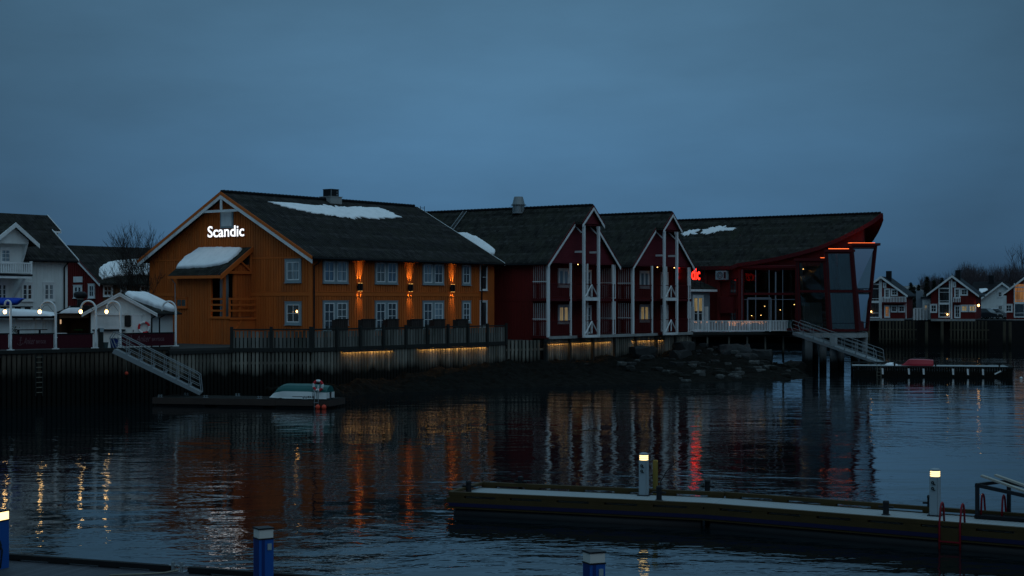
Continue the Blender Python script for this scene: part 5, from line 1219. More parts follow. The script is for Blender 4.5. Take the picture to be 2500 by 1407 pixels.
for i, (pa, pb, txt, lab) in enumerate(BN):
    A, B = pix(pa, 0, quayY(max(pa, -60))+.42), pix(pb, 0, quayY(pb)+.42); A.z = B.z = 0; fr = Fr(A, B-A); L = (B-A).length
    r = thing('banner', lab, 'banner', fr.P(L/2, 0, 3.2), fr.rot(), 'maroon banners along the quay railing')
    z1 = fr.fz(817 if i != 3 else 815, L/2); z0 = 3.3
    MB(fr).box(0, L, -.02, .02, z0, z1).build('cloth', M['banner'], r)
    MB(fr).box(-.05, L+.05, -.04, .04, z1+.002, z1+.07).build('rail', M['rooftrim'], r)
    if i == 1:
        MB(fr).box(.2, L-.4, -.03, .03, z1+.25, z1+.3).build('rail', M['rooftrim'], r)
        mb = MB(fr)
        for p_ in (45, 97): x = fr.fx(p_); mb.box(x-.05, x+.05, -.03, .03, z1+.07, z1+.25)
        mb.build('rail_post', M['rooftrim'], r)
    if txt:
        x0, x1t = L*.13, L*.81; h = .34; zb_ = z0+.28; w_ = x1t-x0; mb = MB(fr)
        ax = x0+.12; y = -.03   # anchor
        mb.tube([(ax, y, zb_-.05), (ax+.05, y, zb_+.32)], .016, 5); mb.torus((ax+.055, y, zb_+.37), .04, .012, n=10, m=5); mb.tube([(ax-.06, y, zb_+.24), (ax+.14, y, zb_+.23)], .013, 5)
        mb.torus((ax, y, zb_+.11), .17, .014, n=10, m=5, a0=math.pi*1.08, a1=math.pi*1.95)
        text_into(mb, fr, x0+w_*.2, x0+w_*.61, -.025, zb_-.01, 'Anker', height=.38, shear=.42, depth=.004, bold=-.005); text_into(mb, fr, x0+w_*.65, x1t, -.025, zb_+.02, 'BRYGGE', height=.19, depth=.004, bold=.01)
        mb.build('lettering', M['banner_ink'], r)
f_ = Fr(pix(246, 0, quayY(246)+.3).xy.to_3d(), (1,0,0)); mb = MB(f_); mb.box(-.13, .13, -.13, .13, 3.2, f_.fz(802, 0)); po = mb.build('mooring_post', M['beam']); meta(po, 'thick dark timber post standing at the head of the left gangway', 'post')
MB(f_).box(.0, .22, -.2, -.135, f_.fz(811, 0), f_.fz(801, 0)).build('switch_box', M['grey_trim'], po)
f_ = Fr(pix(279, 0, quayY(279)+.6).xy.to_3d(), (1,0,0)); bi = thing('litter_bin', 'low dark blue bin between the mooring post and the gangway', 'bin', f_.P(0, 0, 3.2), 0)
MB(f_).lathe((0, 0, 3.2), [(.2, 0), (.27, .55), (.29, .56), (.29, .6)], 14).build('bin_body', M['blue_dark'], bi, smooth=False); MB(f_).lathe((0, 0, 3.78), [(.26, 0), (.25, .03), (.02, .05)], 14).build('bin_liner', M['dark'], bi)
f_ = Fr(pix(256, 0, quayY(256)+.5).xy.to_3d(), (1,0,0)); pt_ = MB(f_); pt_.lathe((0, 0, 3.2), [(.16, 0), (.22, .38), (.2, .39)], 14); o = meta(pt_.build('planter', mat('green grey planter', (.05, .08, .08), .7, .2, 3)), 'small round planter beside the dark mooring post', 'planter')
# quay ladder
f_ = Fr(pix(95, 0, quayY(95)-.22).xy.to_3d(), QUAY[2]-QUAY[1]); la = thing('quay_ladder', 'rusty ladder fixed to the dark pile quay at the left', 'ladder', f_.P(0, 0, .8), f_.rot())
for x in (-.22, .22): MB(f_).box(x-.025, x+.025, -.05, .0, .6, 3.0).build('ladder_rail', M['beam'], la)
mb = MB(f_)
for j in range(8): mb.tube([(-.2, -.025, .8+j*.29), (.2, -.025, .8+j*.29)], .02, 6)
mb.build('rung', M['rope'], la)

# ================================================================ gangways
def gangway(label, A, B, w, h=1.05, n=7, grp='gangways down to the pontoons'):
    A, B = Vector(A), Vector(B); d = B-A; hz = Vector((d.x, d.y, 0)).normalized(); sd = Vector((-hz.y, hz.x, 0)); r = thing('gangway', label, 'gangway', B, math.atan2(hz.y, hz.x), grp)
    mb = MB(); dn = d.normalized(); un = sd.cross(dn)*-1; un = un if un.z > 0 else -un
    mb.prism([A-sd*w/2, B-sd*w/2, B+sd*w/2, A+sd*w/2], un*.05); mb.build('walkway', M['galv'], r)
    mb = MB()
    for sg in (-1, 1): mb.prism([A+sd*sg*w/2+un*.08, B+sd*sg*w/2+un*.08, B+sd*sg*w/2-un*.12, A+sd*sg*w/2-un*.2], sd*sg*.05)
    mb.build('side_beam', M['alu'], r)
    mb = MB()
    for j in range(int(d.length/.4)): q = A.lerp(B, (j+.5)/int(d.length/.4)); mb.bar(q-sd*w*.48+un*.06, q+sd*w*.48+un*.06, .04, .03, world=True)
    mb.build('tread', M['grey_trim'], r)
    for sg in (-1, 1):
        o = sd*sg*(w/2+.02); mb = MB(); up = (UP*.9+un*.1).normalized()
        top = [A+o+un*.1-dn*.05, A+o+up*(h*.55)-dn*.28, A+o+up*h-dn*.05, A+o+up*h+dn*.25]; end = [B+o+up*h-dn*.35, B+o+up*h*.97-dn*.15, B+o+un*.05]
        mb.tube(top+end, .028, 7, world=True)
        for f in (.38, .7): mb.tube([A+o+up*h*f, B+o+up*h*f-dn*.1], .018, 6, world=True)
        for j in range(1, n): q = A.lerp(B, j/n)+o; mb.tube([q, q+up*h], .022, 6, world=True); mb.prism([q-sd*sg*.0+un*.04-dn*.12, q+un*.04+dn*.05, q+un*.34], sd*sg*.02)
        mb.build('handrail', M['galv'], r, smooth=False)
    return r
gangway('long steel gangway leading down to the pontoon with the green boat', pix(281, 0, 91.6).xy.to_3d()+UP*3.2, pix(492, 0, 92.2).xy.to_3d()+UP*.62, 1.15)
gangway('long steel gangway leading down from the restaurant terrace', pix(1945, 0, 136.0).xy.to_3d()+UP*3.35, pix(2150, 0, 130.0).xy.to_3d()+UP*.95, 1.1, n=8)

# ================================================================ left pontoon
PA, PB = pix(372, 0, 90.2), pix(803, 0, 87.6); PA.z = PB.z = 0; PF = Fr(PA, PB-PA); PL = (PB-PA).length
po = thing('pontoon', 'low brown timber pontoon carrying the upturned green boat', 'pontoon', PF.P(PL/2, 1.2, 0), PF.rot())
mb = MB(PF); n = 60
for j in range(n): mb.box(PL*j/n+.01, PL*(j+1)/n-.01, .06, 2.6, .44, .485)
mb.build('deck', M['wood_dark'], po)
mb = MB(PF); mb.box(0, PL*.7, 0, .058, .12, .48); mb.box(PL*.7+.02, PL, 0, .058, .14, .46); mb.box(0, .06, .059, 2.6, .12, .47); mb.box(PL-.06, PL, .059, 2.6, .12, .47); mb.box(0, PL, 2.6, 2.66, .12, .47); mb.build('side_board', mat('brown side board', (.05, .036, .03), .8, .3, 1.2, bump=.2), po)
mb = MB(PF)
for j in range(3): mb.box(.4+j*(PL-3)/2.2, 3.2+j*(PL-3)/2.2, .2, 2.4, -.4, .43)
mb.build('float', M['rubber'], po)
CLE = [(391, .15, 'front left pontoon corner'), (455, 2.3, 'brown pontoon behind the foot of the gangway'), (502, .3, 'brown pontoon in front of the gangway foot'), (580, 2.3, 'far edge of the brown pontoon left of the boat'), (634, .2, 'near edge of the brown pontoon left of the boat bow'), (744, .2, 'near edge of the brown pontoon left of the bathing ladder'), (800, 1.2, 'right end of the brown pontoon behind the boat stern')]
for px, y, lab in CLE:
    x = PF.fx(px, y); r = thing('cleat', 'small metal cleat on the '+lab, 'cleat', PF.P(x, y, .486), PF.rot(), 'cleats on the brown pontoon')
    MB(PF).box(x-.16, x+.16, y-.04, y+.04, .486, .51).build('base', M['galv'], r)
    for s_ in (-.08, .08): mb = MB(PF); mb.box(x+s_-.02, x+s_+.02, y-.02, y+.02, .511, .64); mb.tube([(x+s_-.07, y, .6), (x+s_+.07, y, .6)], .014, 6); mb.build('horn', M['galv'], r)
# upturned boat
def upturned_boat(label, fr, x0, x1, y, zb, H, W, bottom, side, split, bow=-1, dark=None, keel=True):
    L = x1-x0; N = 22; r = thing('rowing_boat', label, 'boat', fr.P((x0+x1)/2, y, zb), fr.rot())
    def sec(u):   # u=0 bow .. 1 stern; half breadth, height, sheer
        w = W/2*(1-(1-min(1, u/.62))**2.3)*(1-.12*max(0, u-.6)/.4); h = H*(.5+.5*min(1, u/.3)**.6)*(1-.12*max(0, u-.7)/.3); s_ = .12*(1-u)**2*0+.0
        return max(w, .02), h, s_
    def ring(u):
        w, h, s_ = sec(u); rake = .55*(1-min(1, u/.25))
        X = x0+u*L if bow < 0 else x1-u*L; sg = 1 if bow < 0 else -1
        P = [(-1.0, 0), (-.98, .2), (-.93, split), (-.8, split+.2), (-.55, .88), (-.25, .97), (0, 1.0)]
        P = P+[(-a, b) for a, b in P[-2::-1]]
        return [(X+sg*rake*b*.75, y+a*w, zb+s_+b*h) for a, b in P]
    R = [ring(j/N) for j in range(N+1)]; K = len(R[0])
    for nm, mt, sel in (('hull_bottom', bottom, range(2, K-3)), ('hull_side', side, [0, 1, K-3, K-2])):
        mb = MB(fr); i = 0
        for rg in R: mb.pts(rg)
        for j in range(N):
            for q in sel: mb.f.append([j*K+q, j*K+q+1, (j+1)*K+q+1, (j+1)*K+q])
        if nm == 'hull_bottom': mb.f.append([N*K+q for q in range(2, K-2)])
        mb.build(nm, M[mt], r, smooth=False)
    mb = MB(fr); w, h, s_ = sec(1); X = x1 if bow < 0 else x0
    mb.box(X-.03, X+.02, y-w*.93, y-w*.3, zb+.02, zb+h*split); mb.box(X-.03, X+.02, y+w*.3, y+w*.93, zb+.02, zb+h*split); mb.build('transom', M[side], r)
    mb = MB(fr)
    for sg in (-1, 1): mb.tube([(p[0], p[1], p[2]) for p in [rg[0 if sg < 0 else -1] for rg in R]], .028, 6)
    mb.build('gunwale', M[side], r)
    if dark:
        mb = MB(fr); u0, u1 = dark; P = []
        for j in range(8): u = u0+(u1-u0)*j/7; rg = ring(u); p = Vector(rg[0]).lerp(Vector(rg[1]), .7); P.append((p.x, p.y-.012, p.z))
        mb.tube(P, .012, 5); mb.build('stripe', M['dark'], r)
    return r, ring
bx0, bx1 = PF.fx(658, 1.1), PF.fx(806, 1.1)
boat, ring = upturned_boat('white and dark green rowing boat lying upturned on the pontoon', PF, bx0, bx1, 1.15, .52, .82, 1.45, 'green', 'hull', .48, -1, dark=(.45, .62))
mb = MB(PF)
for j, u in enumerate((.64, .67, .7, .715, .74, .77, .79)): rg = ring(u); p = Vector(rg[0]).lerp(Vector(rg[1]), .6); mb.box(p.x, p.x+.05, p.y-.03, p.y-.005, p.z-.03, p.z+.04)
mb.build('registration', M['darkmetal'], boat)
for x in (bx0+.9, bx1-.7): meta(MB(PF).box(x-.06, x+.06, .4, 2.0, .486, .53).build('boat_support', M['wood_dark']), 'timber bearer under the %s of the upturned green boat' % ('bow' if x < (bx0+bx1)/2 else 'stern'), 'bearer')
# bathing ladder, lifebuoy stand, buoys
x = PF.fx(771, -.1); la = thing('bathing_ladder', 'small steel bathing ladder hanging on the pontoon edge by the boat', 'ladder', PF.P(x, -.1, 0), PF.rot())
for s_ in (-.11, .12):
    MB(PF).tube([(x+s_-.22, .35, .49), (x+s_-.22, .3, .85), (x+s_-.16, .2, 1.02), (x+s_-.06, .05, 1.05), (x+s_+.02, -.08, .95), (x+s_+.03, -.1, .7), (x+s_+.02, -.1, -.5)], .022, 7).build('ladder_rail', M['galv'], la, smooth=True)
mb = MB(PF)
for z in (.32, .1, -.12): mb.box(x-.11, x+.14, -.14, -.06, z, z+.03)
mb.build('rung', M['galv'], la)
x = PF.fx(779, .6); lifebuoy(PF, x, .45, PF.fz(943, x), 'red lifebuoy on its pole in front of the upturned boat', R=.27)
r = thing('lifebuoy_pole', 'thin steel pole holding the red lifebuoy on the pontoon', 'pole', PF.P(x+.08, .6, .486), PF.rot()); MB(PF).tube([(x+.08, .6, .486), (x+.08, .6, 1.52)], .025, 7).build('pole', M['galv'], r); MB(PF).lathe((x-.02, .5, .9), [(.02, 0), (.05, .05), (.05, .28), (.02, .4)], 8).build('float_line', M['hull'], r)
for px, yy, lab in ((776, -.25, 'red buoy floating under the bathing ladder'), (791, -.3, 'orange red buoy floating beside the bathing ladder')):
    x = PF.fx(px, yy); r = thing('buoy', lab, 'buoy', PF.P(x, yy, .05), 0, 'round buoys at the pontoon edge'); MB(PF).lathe((x, yy, .1), [(.02, -.15), (.09, -.12), (.13, -.05), (.14, .02), (.11, .09), (.05, .14), (.03, .15)], 14).build('float', M['buoy'], r, smooth=True); MB(PF).lathe((x, yy, .255), [(.025, 0), (.025, .05)], 8).build('eye', M['dark'], r)
x = frq.fx(309, -.3); r = thing('buoy', 'small dull orange buoy hanging on the dark pile quay', 'buoy', frq.P(x, -.3, 1.6), 0); zz = frq.fz(912, x, -.3); MB(frq).lathe((x, -.3, zz), [(.02, -.12), (.09, -.08), (.11, 0), (.08, .09), (.02, .12)], 12).build('float', M['buoy'], r, smooth=True); MB(frq).tube([(x, -.3, zz+.1), (x, -.22, 2.95)], .012, 5).build('rope', M['rope'], r)
# ================================================================ right pontoon under the restaurant
A, B = pix(2083, 0, 125.5), pix(2472, 0, 123.2); A.z = B.z = 0; RPf = Fr(A, B-A); L = (B-A).length
rp_ = thing('pontoon', 'dark boarded pontoon with pale fender plates below the restaurant gangway', 'pontoon', RPf.P(L/2, 2, 0), RPf.rot())
zd = .86; mb = MB(RPf); n = 64; rr = random.Random(2)
for j in range(n): mb.box(L*j/n+.02, L*(j+1)/n-.02, -.04-rr.uniform(0,.02), .0, -.3, zd-.06-rr.uniform(0,.03))
for j in range(18): mb.box(L, L+.04, 4.4*j/18+.02, 4.4*(j+1)/18-.02, .1+rr.uniform(0,.4)*(j%3==0), zd-.06)
mb.build('side_boards', M['wood_dark'], rp_)
MB(RPf).box(.0, L-.01, .01, 4.4, zd-.14, zd-.04).build('deck', M['deck'], rp_)
mb = MB(RPf); mb.box(-.03, L+.06, -.1, .06, zd-.059, zd+.02); mb.box(-.03, L+.05, 4.2, 4.34, zd+.1, zd+.19); mb.box(L-.08, L+.06, .061, 4.4, zd-.05, zd+.05)
for j in range(9): mb.box(L*j/8-.1, L*j/8+.1, 4.2, 4.34, zd-.039, zd+.098)
mb.build('edge_rail', M['beam'], rp_)
MB(RPf).box(.1, L-.1, .1, 4.2, -.6, .4).build('float', M['rubber'], rp_)
for i, px in enumerate((2155, 2219, 2255, 2327, 2363, 2400)):
    x = RPf.fx(px, -.08); MB(RPf).lprism([(x-.06, -.075, .22), (x+.08, -.075, .2), (x+.06, -.075, .68), (x-.09, -.075, .7)], (0, -.02, 0)).build('fender_plate', M['white'], rp_)
x = RPf.fx(2436, -.08); MB(RPf).lprism([(x-.26, -.075, .34), (x-.22, -.075, .24), (x+.28, -.075, .5), (x+.22, -.075, .6)], (0, -.02, 0)).build('fender_plate', M['white'], rp_)
for px, y, lab in ((2184, .15, 'between the snow lump and the red boat'), (2284, .15, 'just right of the red boat'), (2309, 4.2, 'on the far rail right of the red boat'), (2440, .2, 'near the tilted fender plate'), (2462, 4.2, 'at the far right corner')):
    x = RPf.fx(px, y); z0 = zd+.02 if y < 1 else zd+.19; r = thing('mooring_bollard', 'small dark bollard on the restaurant pontoon '+lab, 'bollard', RPf.P(x, y, z0), 0, 'bollards on the restaurant pontoon')
    MB(RPf).lathe((x, y, z0), [(.07, 0), (.07, .26), (.09, .27), (.09, .33)], 10).build('post', M['beam'], r); MB(RPf).tube([(x-.16, y, z0+.17), (x+.16, y, z0+.17)], .03, 6).build('cross_pin', M['beam'], r)
x = RPf.fx(2146, -.12); la = thing('pontoon_ladder', 'small rusty ladder at the left end of the restaurant pontoon', 'ladder', RPf.P(x, -.12, 0), 0)
for s_ in (-.16, .16): MB(RPf).tube([(x+s_, .1, zd+.1), (x+s_, -.1, zd+.12), (x+s_, -.13, zd-.1), (x+s_, -.13, -.4)], .022, 6).build('ladder_rail', M['rope'], la)
mb = MB(RPf)
for z in (.1, .36, .62): mb.box(x-.15, x+.15, -.15, -.11, z, z+.03)
mb.build('rung', M['rope'], la)
mb = MB(RPf); x = RPf.fx(2176, 1.2); mb.lathe((x, 1.2, zd-.03), [(.55, 0), (.5, .14), (.3, .24), (.08, .28)], 12); meta(mb.build('snow_lump', M['snow'], smooth=True), 'small lump of snow on the pontoon left of the red boat', 'snow')
# red upturned boat
bx0, bx1 = RPf.fx(2200, 1.6), RPf.fx(2278, 1.6)
rb_, ring = upturned_boat('small red boat lying upturned on the dark pontoon', RPf, bx0, bx1, 1.6, zd+.02, .52, 1.0, 'redboat', 'redboat', .3, -1)
bo = RPf.P(L+.5, -1.2, .02); o = MB(Fr((bo.x, bo.y, 0), (1,0,0))); o.lathe((0,0,.05), [(.02,-.1),(.11,-.06),(.13,0),(.1,.08),(.02,.11)], 10); meta(o.build('float_ball', M['hull'], smooth=True), 'small white float ball beside the far end of the pontoon', 'buoy')

# ================================================================ far shore
YF = 213
mb = MB(); pts_ = [pix(2040, 0, 225), pix(2600, 0, 216), pix(3300, 0, 216), Vector((400, 900, 0)), Vector((-150, 900, 0)), Vector((20, 235, 0))]
mb.prism([Vector((p.x, p.y, 2.5)) for p in pts_], (0, 0, 1.0)); meta(mb.build('far_ground', M['ground'], loc=(0, 0, 0)), 'dark far shore ground behind the piles', kind='structure')
UF = Vector((.93, -.37, 0)).normalized()
def far_house(px0, pxa, px1, ye, ya, yb, label, depth=9, glaz=None, Y=YF, wall='red', tall=True, chimney=None, roofm='slate'):
    o = pix(pxa, 0, Y); fr = Fr((o.x, o.y, 0), UF); x1 = fr.fx(px1); x0 = -x1 if px0 is None else fr.fx(px0)
    za, ze_, zb = fr.fz(ya, 0), fr.fz(ye, x1), fr.fz(yb, 0)
    sR = (za-ze_)/x1; ze0 = za+sR*x0; r = thing('far_house', label, 'house', fr.P(0, 2, zb), fr.rot(), 'gabled houses on piles across the water')
    o_ = .55; wx0, wx1 = x0+o_, x1-o_; zz = lambda x: za-sR*abs(x)-.2
    mb = MB(fr); mb.lprism([(wx0,0,zb),(wx1,0,zb),(wx1,0,zz(wx1)),(0,0,zz(0)),(wx0,0,zz(wx0))], (0, .2, 0)); mb.box(wx1-.2, wx1, .2, depth, zb, zz(wx1)); mb.box(wx0, wx0+.2, .2, depth, zb, zz(wx0))
    boards(mb, wx0, wx1, zb, lambda x: zz(x)-.1, pitch=.3, w=.22, proud=.02)
    mb.build('wall', M[wall], r)
    MB(fr).box(wx0, wx1, -.1, .3, zb-.3, zb).build('foundation', M['concrete'], r)
    mb = MB(fr)
    mb.prism([fr.P(0, -.5, za), fr.P(x1, -.5, ze_), fr.P(x1, depth+.3, ze_), fr.P(0, depth+.3, za)], (0, 0, -.14)); mb.prism([fr.P(0, -.5, za), fr.P(x0, -.5, ze0), fr.P(x0, depth+.3, ze0), fr.P(0, depth+.3, za)], (0, 0, -.14))
    rf = mb.build('roof', M[roofm], r)
    mb = MB(fr)
    for xe, zE in ((x1, ze_), (x0, ze0)): mb.lprism([(0, -.51, za+.04), (xe, -.51, zE+.04), (xe, -.51, zE-.24), (0, -.51, za-.28)], (0, -.07, 0))
    mb.build('bargeboard', M['white'], rf)
    if chimney:
        cx = fr.fx(chimney[0], 2.5); MB(fr).box(cx-.35, cx+.35, 2.2, 2.9, za-1.2, fr.fz(chimney[1], cx, 2.5)).build('chimney', M['dark'], rf)
    return r, fr, zz, zb
def fw(fr, r, a, b, y0, y1, cols=2, rows=2, pane='pane_dark', lights=1, nm='window'):
    xa, xb = fr.fx(a), fr.fx(b); window(fr, r, xa, xb, fr.fz(y1, xa), fr.fz(y0, xa), y=-.03, cas='white', casing=.12, cols=cols, rows=rows, pane=pane, lights=lights, name=nm, sill=False)
def glazing(fr, r, a, b, y0, y1, lit=None):
    xa, xb, z0, z1 = fr.fx(a), fr.fx(b), fr.fz(y1, 0), fr.fz(y0, 0)
    mb = MB(fr); mb.box(xa-.14, xa, -.12, 0, z0-.1, z1+.5); mb.box(xb, xb+.14, -.12, 0, z0-.1, z1+1.0); mb.box(xa, xb, -.11, 0, z0-.1, z0+.05); mb.box(xa, xb, -.11, 0, z1-.1, z1+.05)
    h = z1-z0; mb.box(xa, xb, -.11, 0, z0+h*.43, z0+h*.5)
    for q in (.13, .56, .86): mb.box(xa, xb, -.08, 0, z0+h*q-.03, z0+h*q+.03)
    g = mb.build('glazed_strip', M['white'], r)
    MB(fr).box(xa, xb, -.05, -.03, z0, z0+h*.43).build('pane', M['pane_dark'], g); MB(fr).box(xa, xb, -.05, -.03, z0+h*.5, z1+.4).build('pane', M['pane_warm' if lit else 'pane_dark'], g)
    return g
def lampdot(fr, r, px, py, nm='lamp', y=-.2, rad=.1):
    x = fr.fx(px, y); z = fr.fz(py, x, y); MB(fr).lathe((x, y, z), [(rad*.4, -rad), (rad, 0), (rad*.4, rad)], 8).build(nm, M['bulb_small'], r, smooth=True)
# house one, partly behind the restaurant
r, fr, zz, zb = far_house(2085, 2152, 2217, 722, 675, 778, 'red house across the water seen beside the restaurant glass bay', glaz=1, chimney=(2170, 662))
glazing(fr, r, 2124, 2146, 694, 775); lampdot(fr, r, 2127, 761)
mb = MB(fr); x = fr.fx(2151); mb.box(x-.1, x+.12, -.16, 0, zb, zz(x)); mb.build('trim_post', M['white'], r)
fw(fr, r, 2161, 2171, 707, 727, nm='balcony_door', rows=3); fw(fr, r, 2177, 2190, 708, 721); fw(fr, r, 2161, 2171, 748, 774, nm='door', rows=3, pane='pane_warm'); fw(fr, r, 2177, 2189, 748, 761); fw(fr, r, 2195, 2208, 748, 761)
fw(fr, r, 2158, 2162, 693, 701, cols=1, rows=1)
def balc(fr, r, a, b, y0, y1, d=1.0):
    xa, xb = fr.fx(a, -d), fr.fx(b, -d); z0, z1 = fr.fz(y1, xa, -d), fr.fz(y0, xa, -d); mb = MB(fr); mb.box(xa, xb, -d-.04, -d+.04, z1-.08, z1); balusters(mb, xa, xb, -d, z0, z1-.08, .2, .1); mb.box(xa-.04, xa+.04, -d+.041, -.05, z1-.08, z1); mb.box(xb-.04, xb+.04, -d+.041, -.05, z1-.08, z1); q = mb.build('balcony_rail', M['white'], r)
    MB(fr).box(xa, xb, -d-.05, -.03, z0-.18, z0-.005).build('balcony_floor', M['red_trim'], q)
balc(fr, r, 2155, 2211, 725, 738); mb = MB(fr); x = fr.fx(2212, -.1); mb.tube([(x, -.1, zb), (x, -.1, zz(x))], .05, 6); mb.build('downpipe', M['white'], r)
r1 = r
r, fr, zz, zb = far_house(2263, 2325, 2391, 722, 673, 779, 'red house across the water with lit lower windows and a lamp', chimney=(2339, 660))
glazing(fr, r, 2294, 2317, 704, 774); fw(fr, r, 2273, 2286, 745, 762)
mb = MB(fr); x = fr.fx(2323); mb.box(x-.1, x+.12, -.16, 0, zb, zz(x)-.2); mb.build('trim_post', M['white'], r)
fw(fr, r, 2332, 2342, 706, 727, nm='balcony_door', rows=3); fw(fr, r, 2347, 2361, 707, 720); fw(fr, r, 2332, 2343, 748, 775, nm='door', rows=3); fw(fr, r, 2348, 2361, 747, 760, pane='pane_lit'); fw(fr, r, 2367, 2381, 747, 760, pane='pane_lit'); fw(fr, r, 2328, 2332, 691, 700, cols=1, rows=1)
balc(fr, r, 2328, 2344, 726, 738, .7); lampdot(fr, r, 2389, 746, rad=.16); lampdot(fr, r, 2313, 768)
# low wing left of house two
mb = MB(fr); xa, xb = fr.fx(2252, 2), fr.fx(2272, 2); z1 = fr.fz(728, xa, 2); mb.box(xa, xb, 2, 6, zb, z1); aw_ = mb.build('annex', M['white_wall'], r); MB(fr).box(xa-.2, xb, 1.7, 6.3, z1, z1+.2).build('annex_roof', M['slate'], aw_)
xa, xb = fr.fx(2257, 2), fr.fx(2264, 2); window(fr, r, xa, xb, fr.fz(758, xa, 2), fr.fz(745, xa, 2), y=1.97, cas='white', casing=.08, pane='pane_lit')
r, fr, zz, zb = far_house(2447, 2512, 2577, 718, 669, 780, 'red house across the water cut by the right edge with a warm upper window')
glazing(fr, r, 2478, 2500, 701, 774, lit=1); fw(fr, r, 2456, 2470, 745, 761)
r, fr, zz, zb = far_house(2385, 2447, 2490, 722, 690, 772, 'white house behind the red houses with a dark roof', Y=238, wall='white_wall', depth=12, roofm='rooftrim')
fw(fr, r, 2437, 2446, 713, 725); fw(fr, r, 2437, 2447, 747, 757); 
mb = MB(fr); a, b = fr.fx(2372, 4), fr.fx(2447, 4); z0, z1 = fr.fz(712, 0, 4), fr.fz(687, 0, 4); mb.prism([fr.P(a, 2, z0), fr.P(b, 2, z0), fr.P(b, 7, z1), fr.P(a, 7, z1)], (0, 0, -.2)); w2 = mb.build('cross_roof', M['rooftrim'], r); MB(fr).box(a+.4, b-.2, 2.4, 7, zb, z0-.1).build('cross_wall', M['white_wall'], r)
cx = fr.fx(2420, 6); MB(fr).box(cx-.4, cx+.4, 5.8, 6.5, z1-1, fr.fz(673, cx, 6)).build('chimney', M['dark'], w2)
pt = fr.P(0, 2, z0); nn = (UP*5-fr.uy*(z1-z0)).normalized(); ol = [on_plane(x, y, pt, nn) for x, y in ((2390,706),(2410,705),(2413,708),(2404,713),(2396,716),(2391,711))]
snow_on('snow_patch', 'small snow patch on the dark roof of the far white house', ol, nn, .1, rag=.04, seed=12)
# piles below the far houses
def pw(a, b, Y, label): pile_wall('pile_fence', label, pix(a, 0, Y).xy.to_3d(), pix(b, 0, Y-(b-a)*.02).xy.to_3d(), 3.5, -.4, M['far_wood'], .45, .22, 'quay wall', rails=((2.2,.16),(.9,.16)), back=.8)
pw(2144, 2238, 212, 'dark pile screen below the house nearest the restaurant'); pw(2318, 2415, 209, 'dark pile screen below the house with lit windows')
mb = MB(); mb.prism([Vector((p.x, p.y, -.4)) for p in (pix(2060, 0, 219), pix(2450, 0, 212.5), pix(2700, 0, 209), pix(2750, 0, 225), pix(2060, 0, 235))], (0, 0, 3.92)); meta(mb.build('far_quay', M['black_void']), 'black block painted as shade underneath the far houses', kind='structure')  # solid block, its black colour stands in for shade under the houses
for i, px in enumerate((2120, 2262, 2300, 2452, 2466)):
    p = pix(px, 0, 210.5-(px-2100)*.012); m_ = MB(); m_.lathe((p.x, p.y, -.5), [(.22, 0), (.2, 3.9)], 10); meta(m_.build('pile', M['far_wood']), ['round pile under the left edge of the nearest far house', 'round pile at the left corner of the house with lit windows', 'round pile under the glazed strip of the house with lit windows', 'left of two round piles at the right edge of the far quay', 'right of two round piles at the right edge of the far quay'][i], 'pile')
# far railing and cars
fr = Fr(pix(2232, 0, 216).xy.to_3d(), (1, -.1, 0)); L = fr.fx(2262); r = thing('far_railing', 'low white railing and screen between the two far red houses', 'fence', fr.P(L/2, 0, 3.5), fr.rot()); mb = MB(fr); mb.box(0, L, -.03, .03, 5.1, 5.2); balusters(mb, 0, L, 0, 3.5, 5.1, .4, .3); mb.build('slats', M['white'], r); MB(fr).box(L*.25, L*.8, 1, 1.1, 3.5, 7.6).build('screen', M['grey_wall'], r)
def car(label, px, y_, w_, m1, ang):
    c = pix(px, 0, y_); u = Vector((math.cos(ang), math.sin(ang), 0)); fr = Fr((c.x, c.y, 0), u); z = 3.5; r = thing('parked_car', label, 'car', fr.P(0, 0, z), fr.rot(), 'cars parked by the far houses')
    for x in (-1.35, 1.35):
        for y in (-.8, .62): MB(fr).torus((x, y+.09, z+.32), .22, .1, n=14, m=6).build('wheel', M['rubber'], r, smooth=True)
    mb = MB(fr); mb.lprism([(-2.2,-.85,z+.3),(2.2,-.85,z+.3),(2.25,-.85,z+.75),(1.3,-.85,z+.98),(-2.1,-.85,z+1.0),(-2.28,-.85,z+.7)], (0, 1.7, 0)); b = mb.build('body', M[m1], r)
    mb = MB(fr); mb.lprism([(-1.9,-.72,z+.99),(1.15,-.72,z+.99),(.4,-.62,z+1.5),(-1.5,-.62,z+1.52)], (0, 1.4, 0)); mb.build('cabin', M['car_glass'], r)
    mb = MB(fr); mb.lprism([(-1.52,-.6,z+1.505),(.42,-.6,z+1.505),(.3,-.55,z+1.58),(-1.4,-.55,z+1.58)], (0, 1.2, 0)); mb.build('roof', M[m1], b)
    for y in (-.7, .45): MB(fr).box(2.2, 2.27, y, y+.25, z+.6, z+.72).build('headlight', M['frost'], b)
car('dark car parked between the far red house and the white house', 2409, 229, 2, 'car_dark', -.9); car('silver car parked behind the dark car by the far white house', 2431, 231, 2, 'car_silver', -.5)
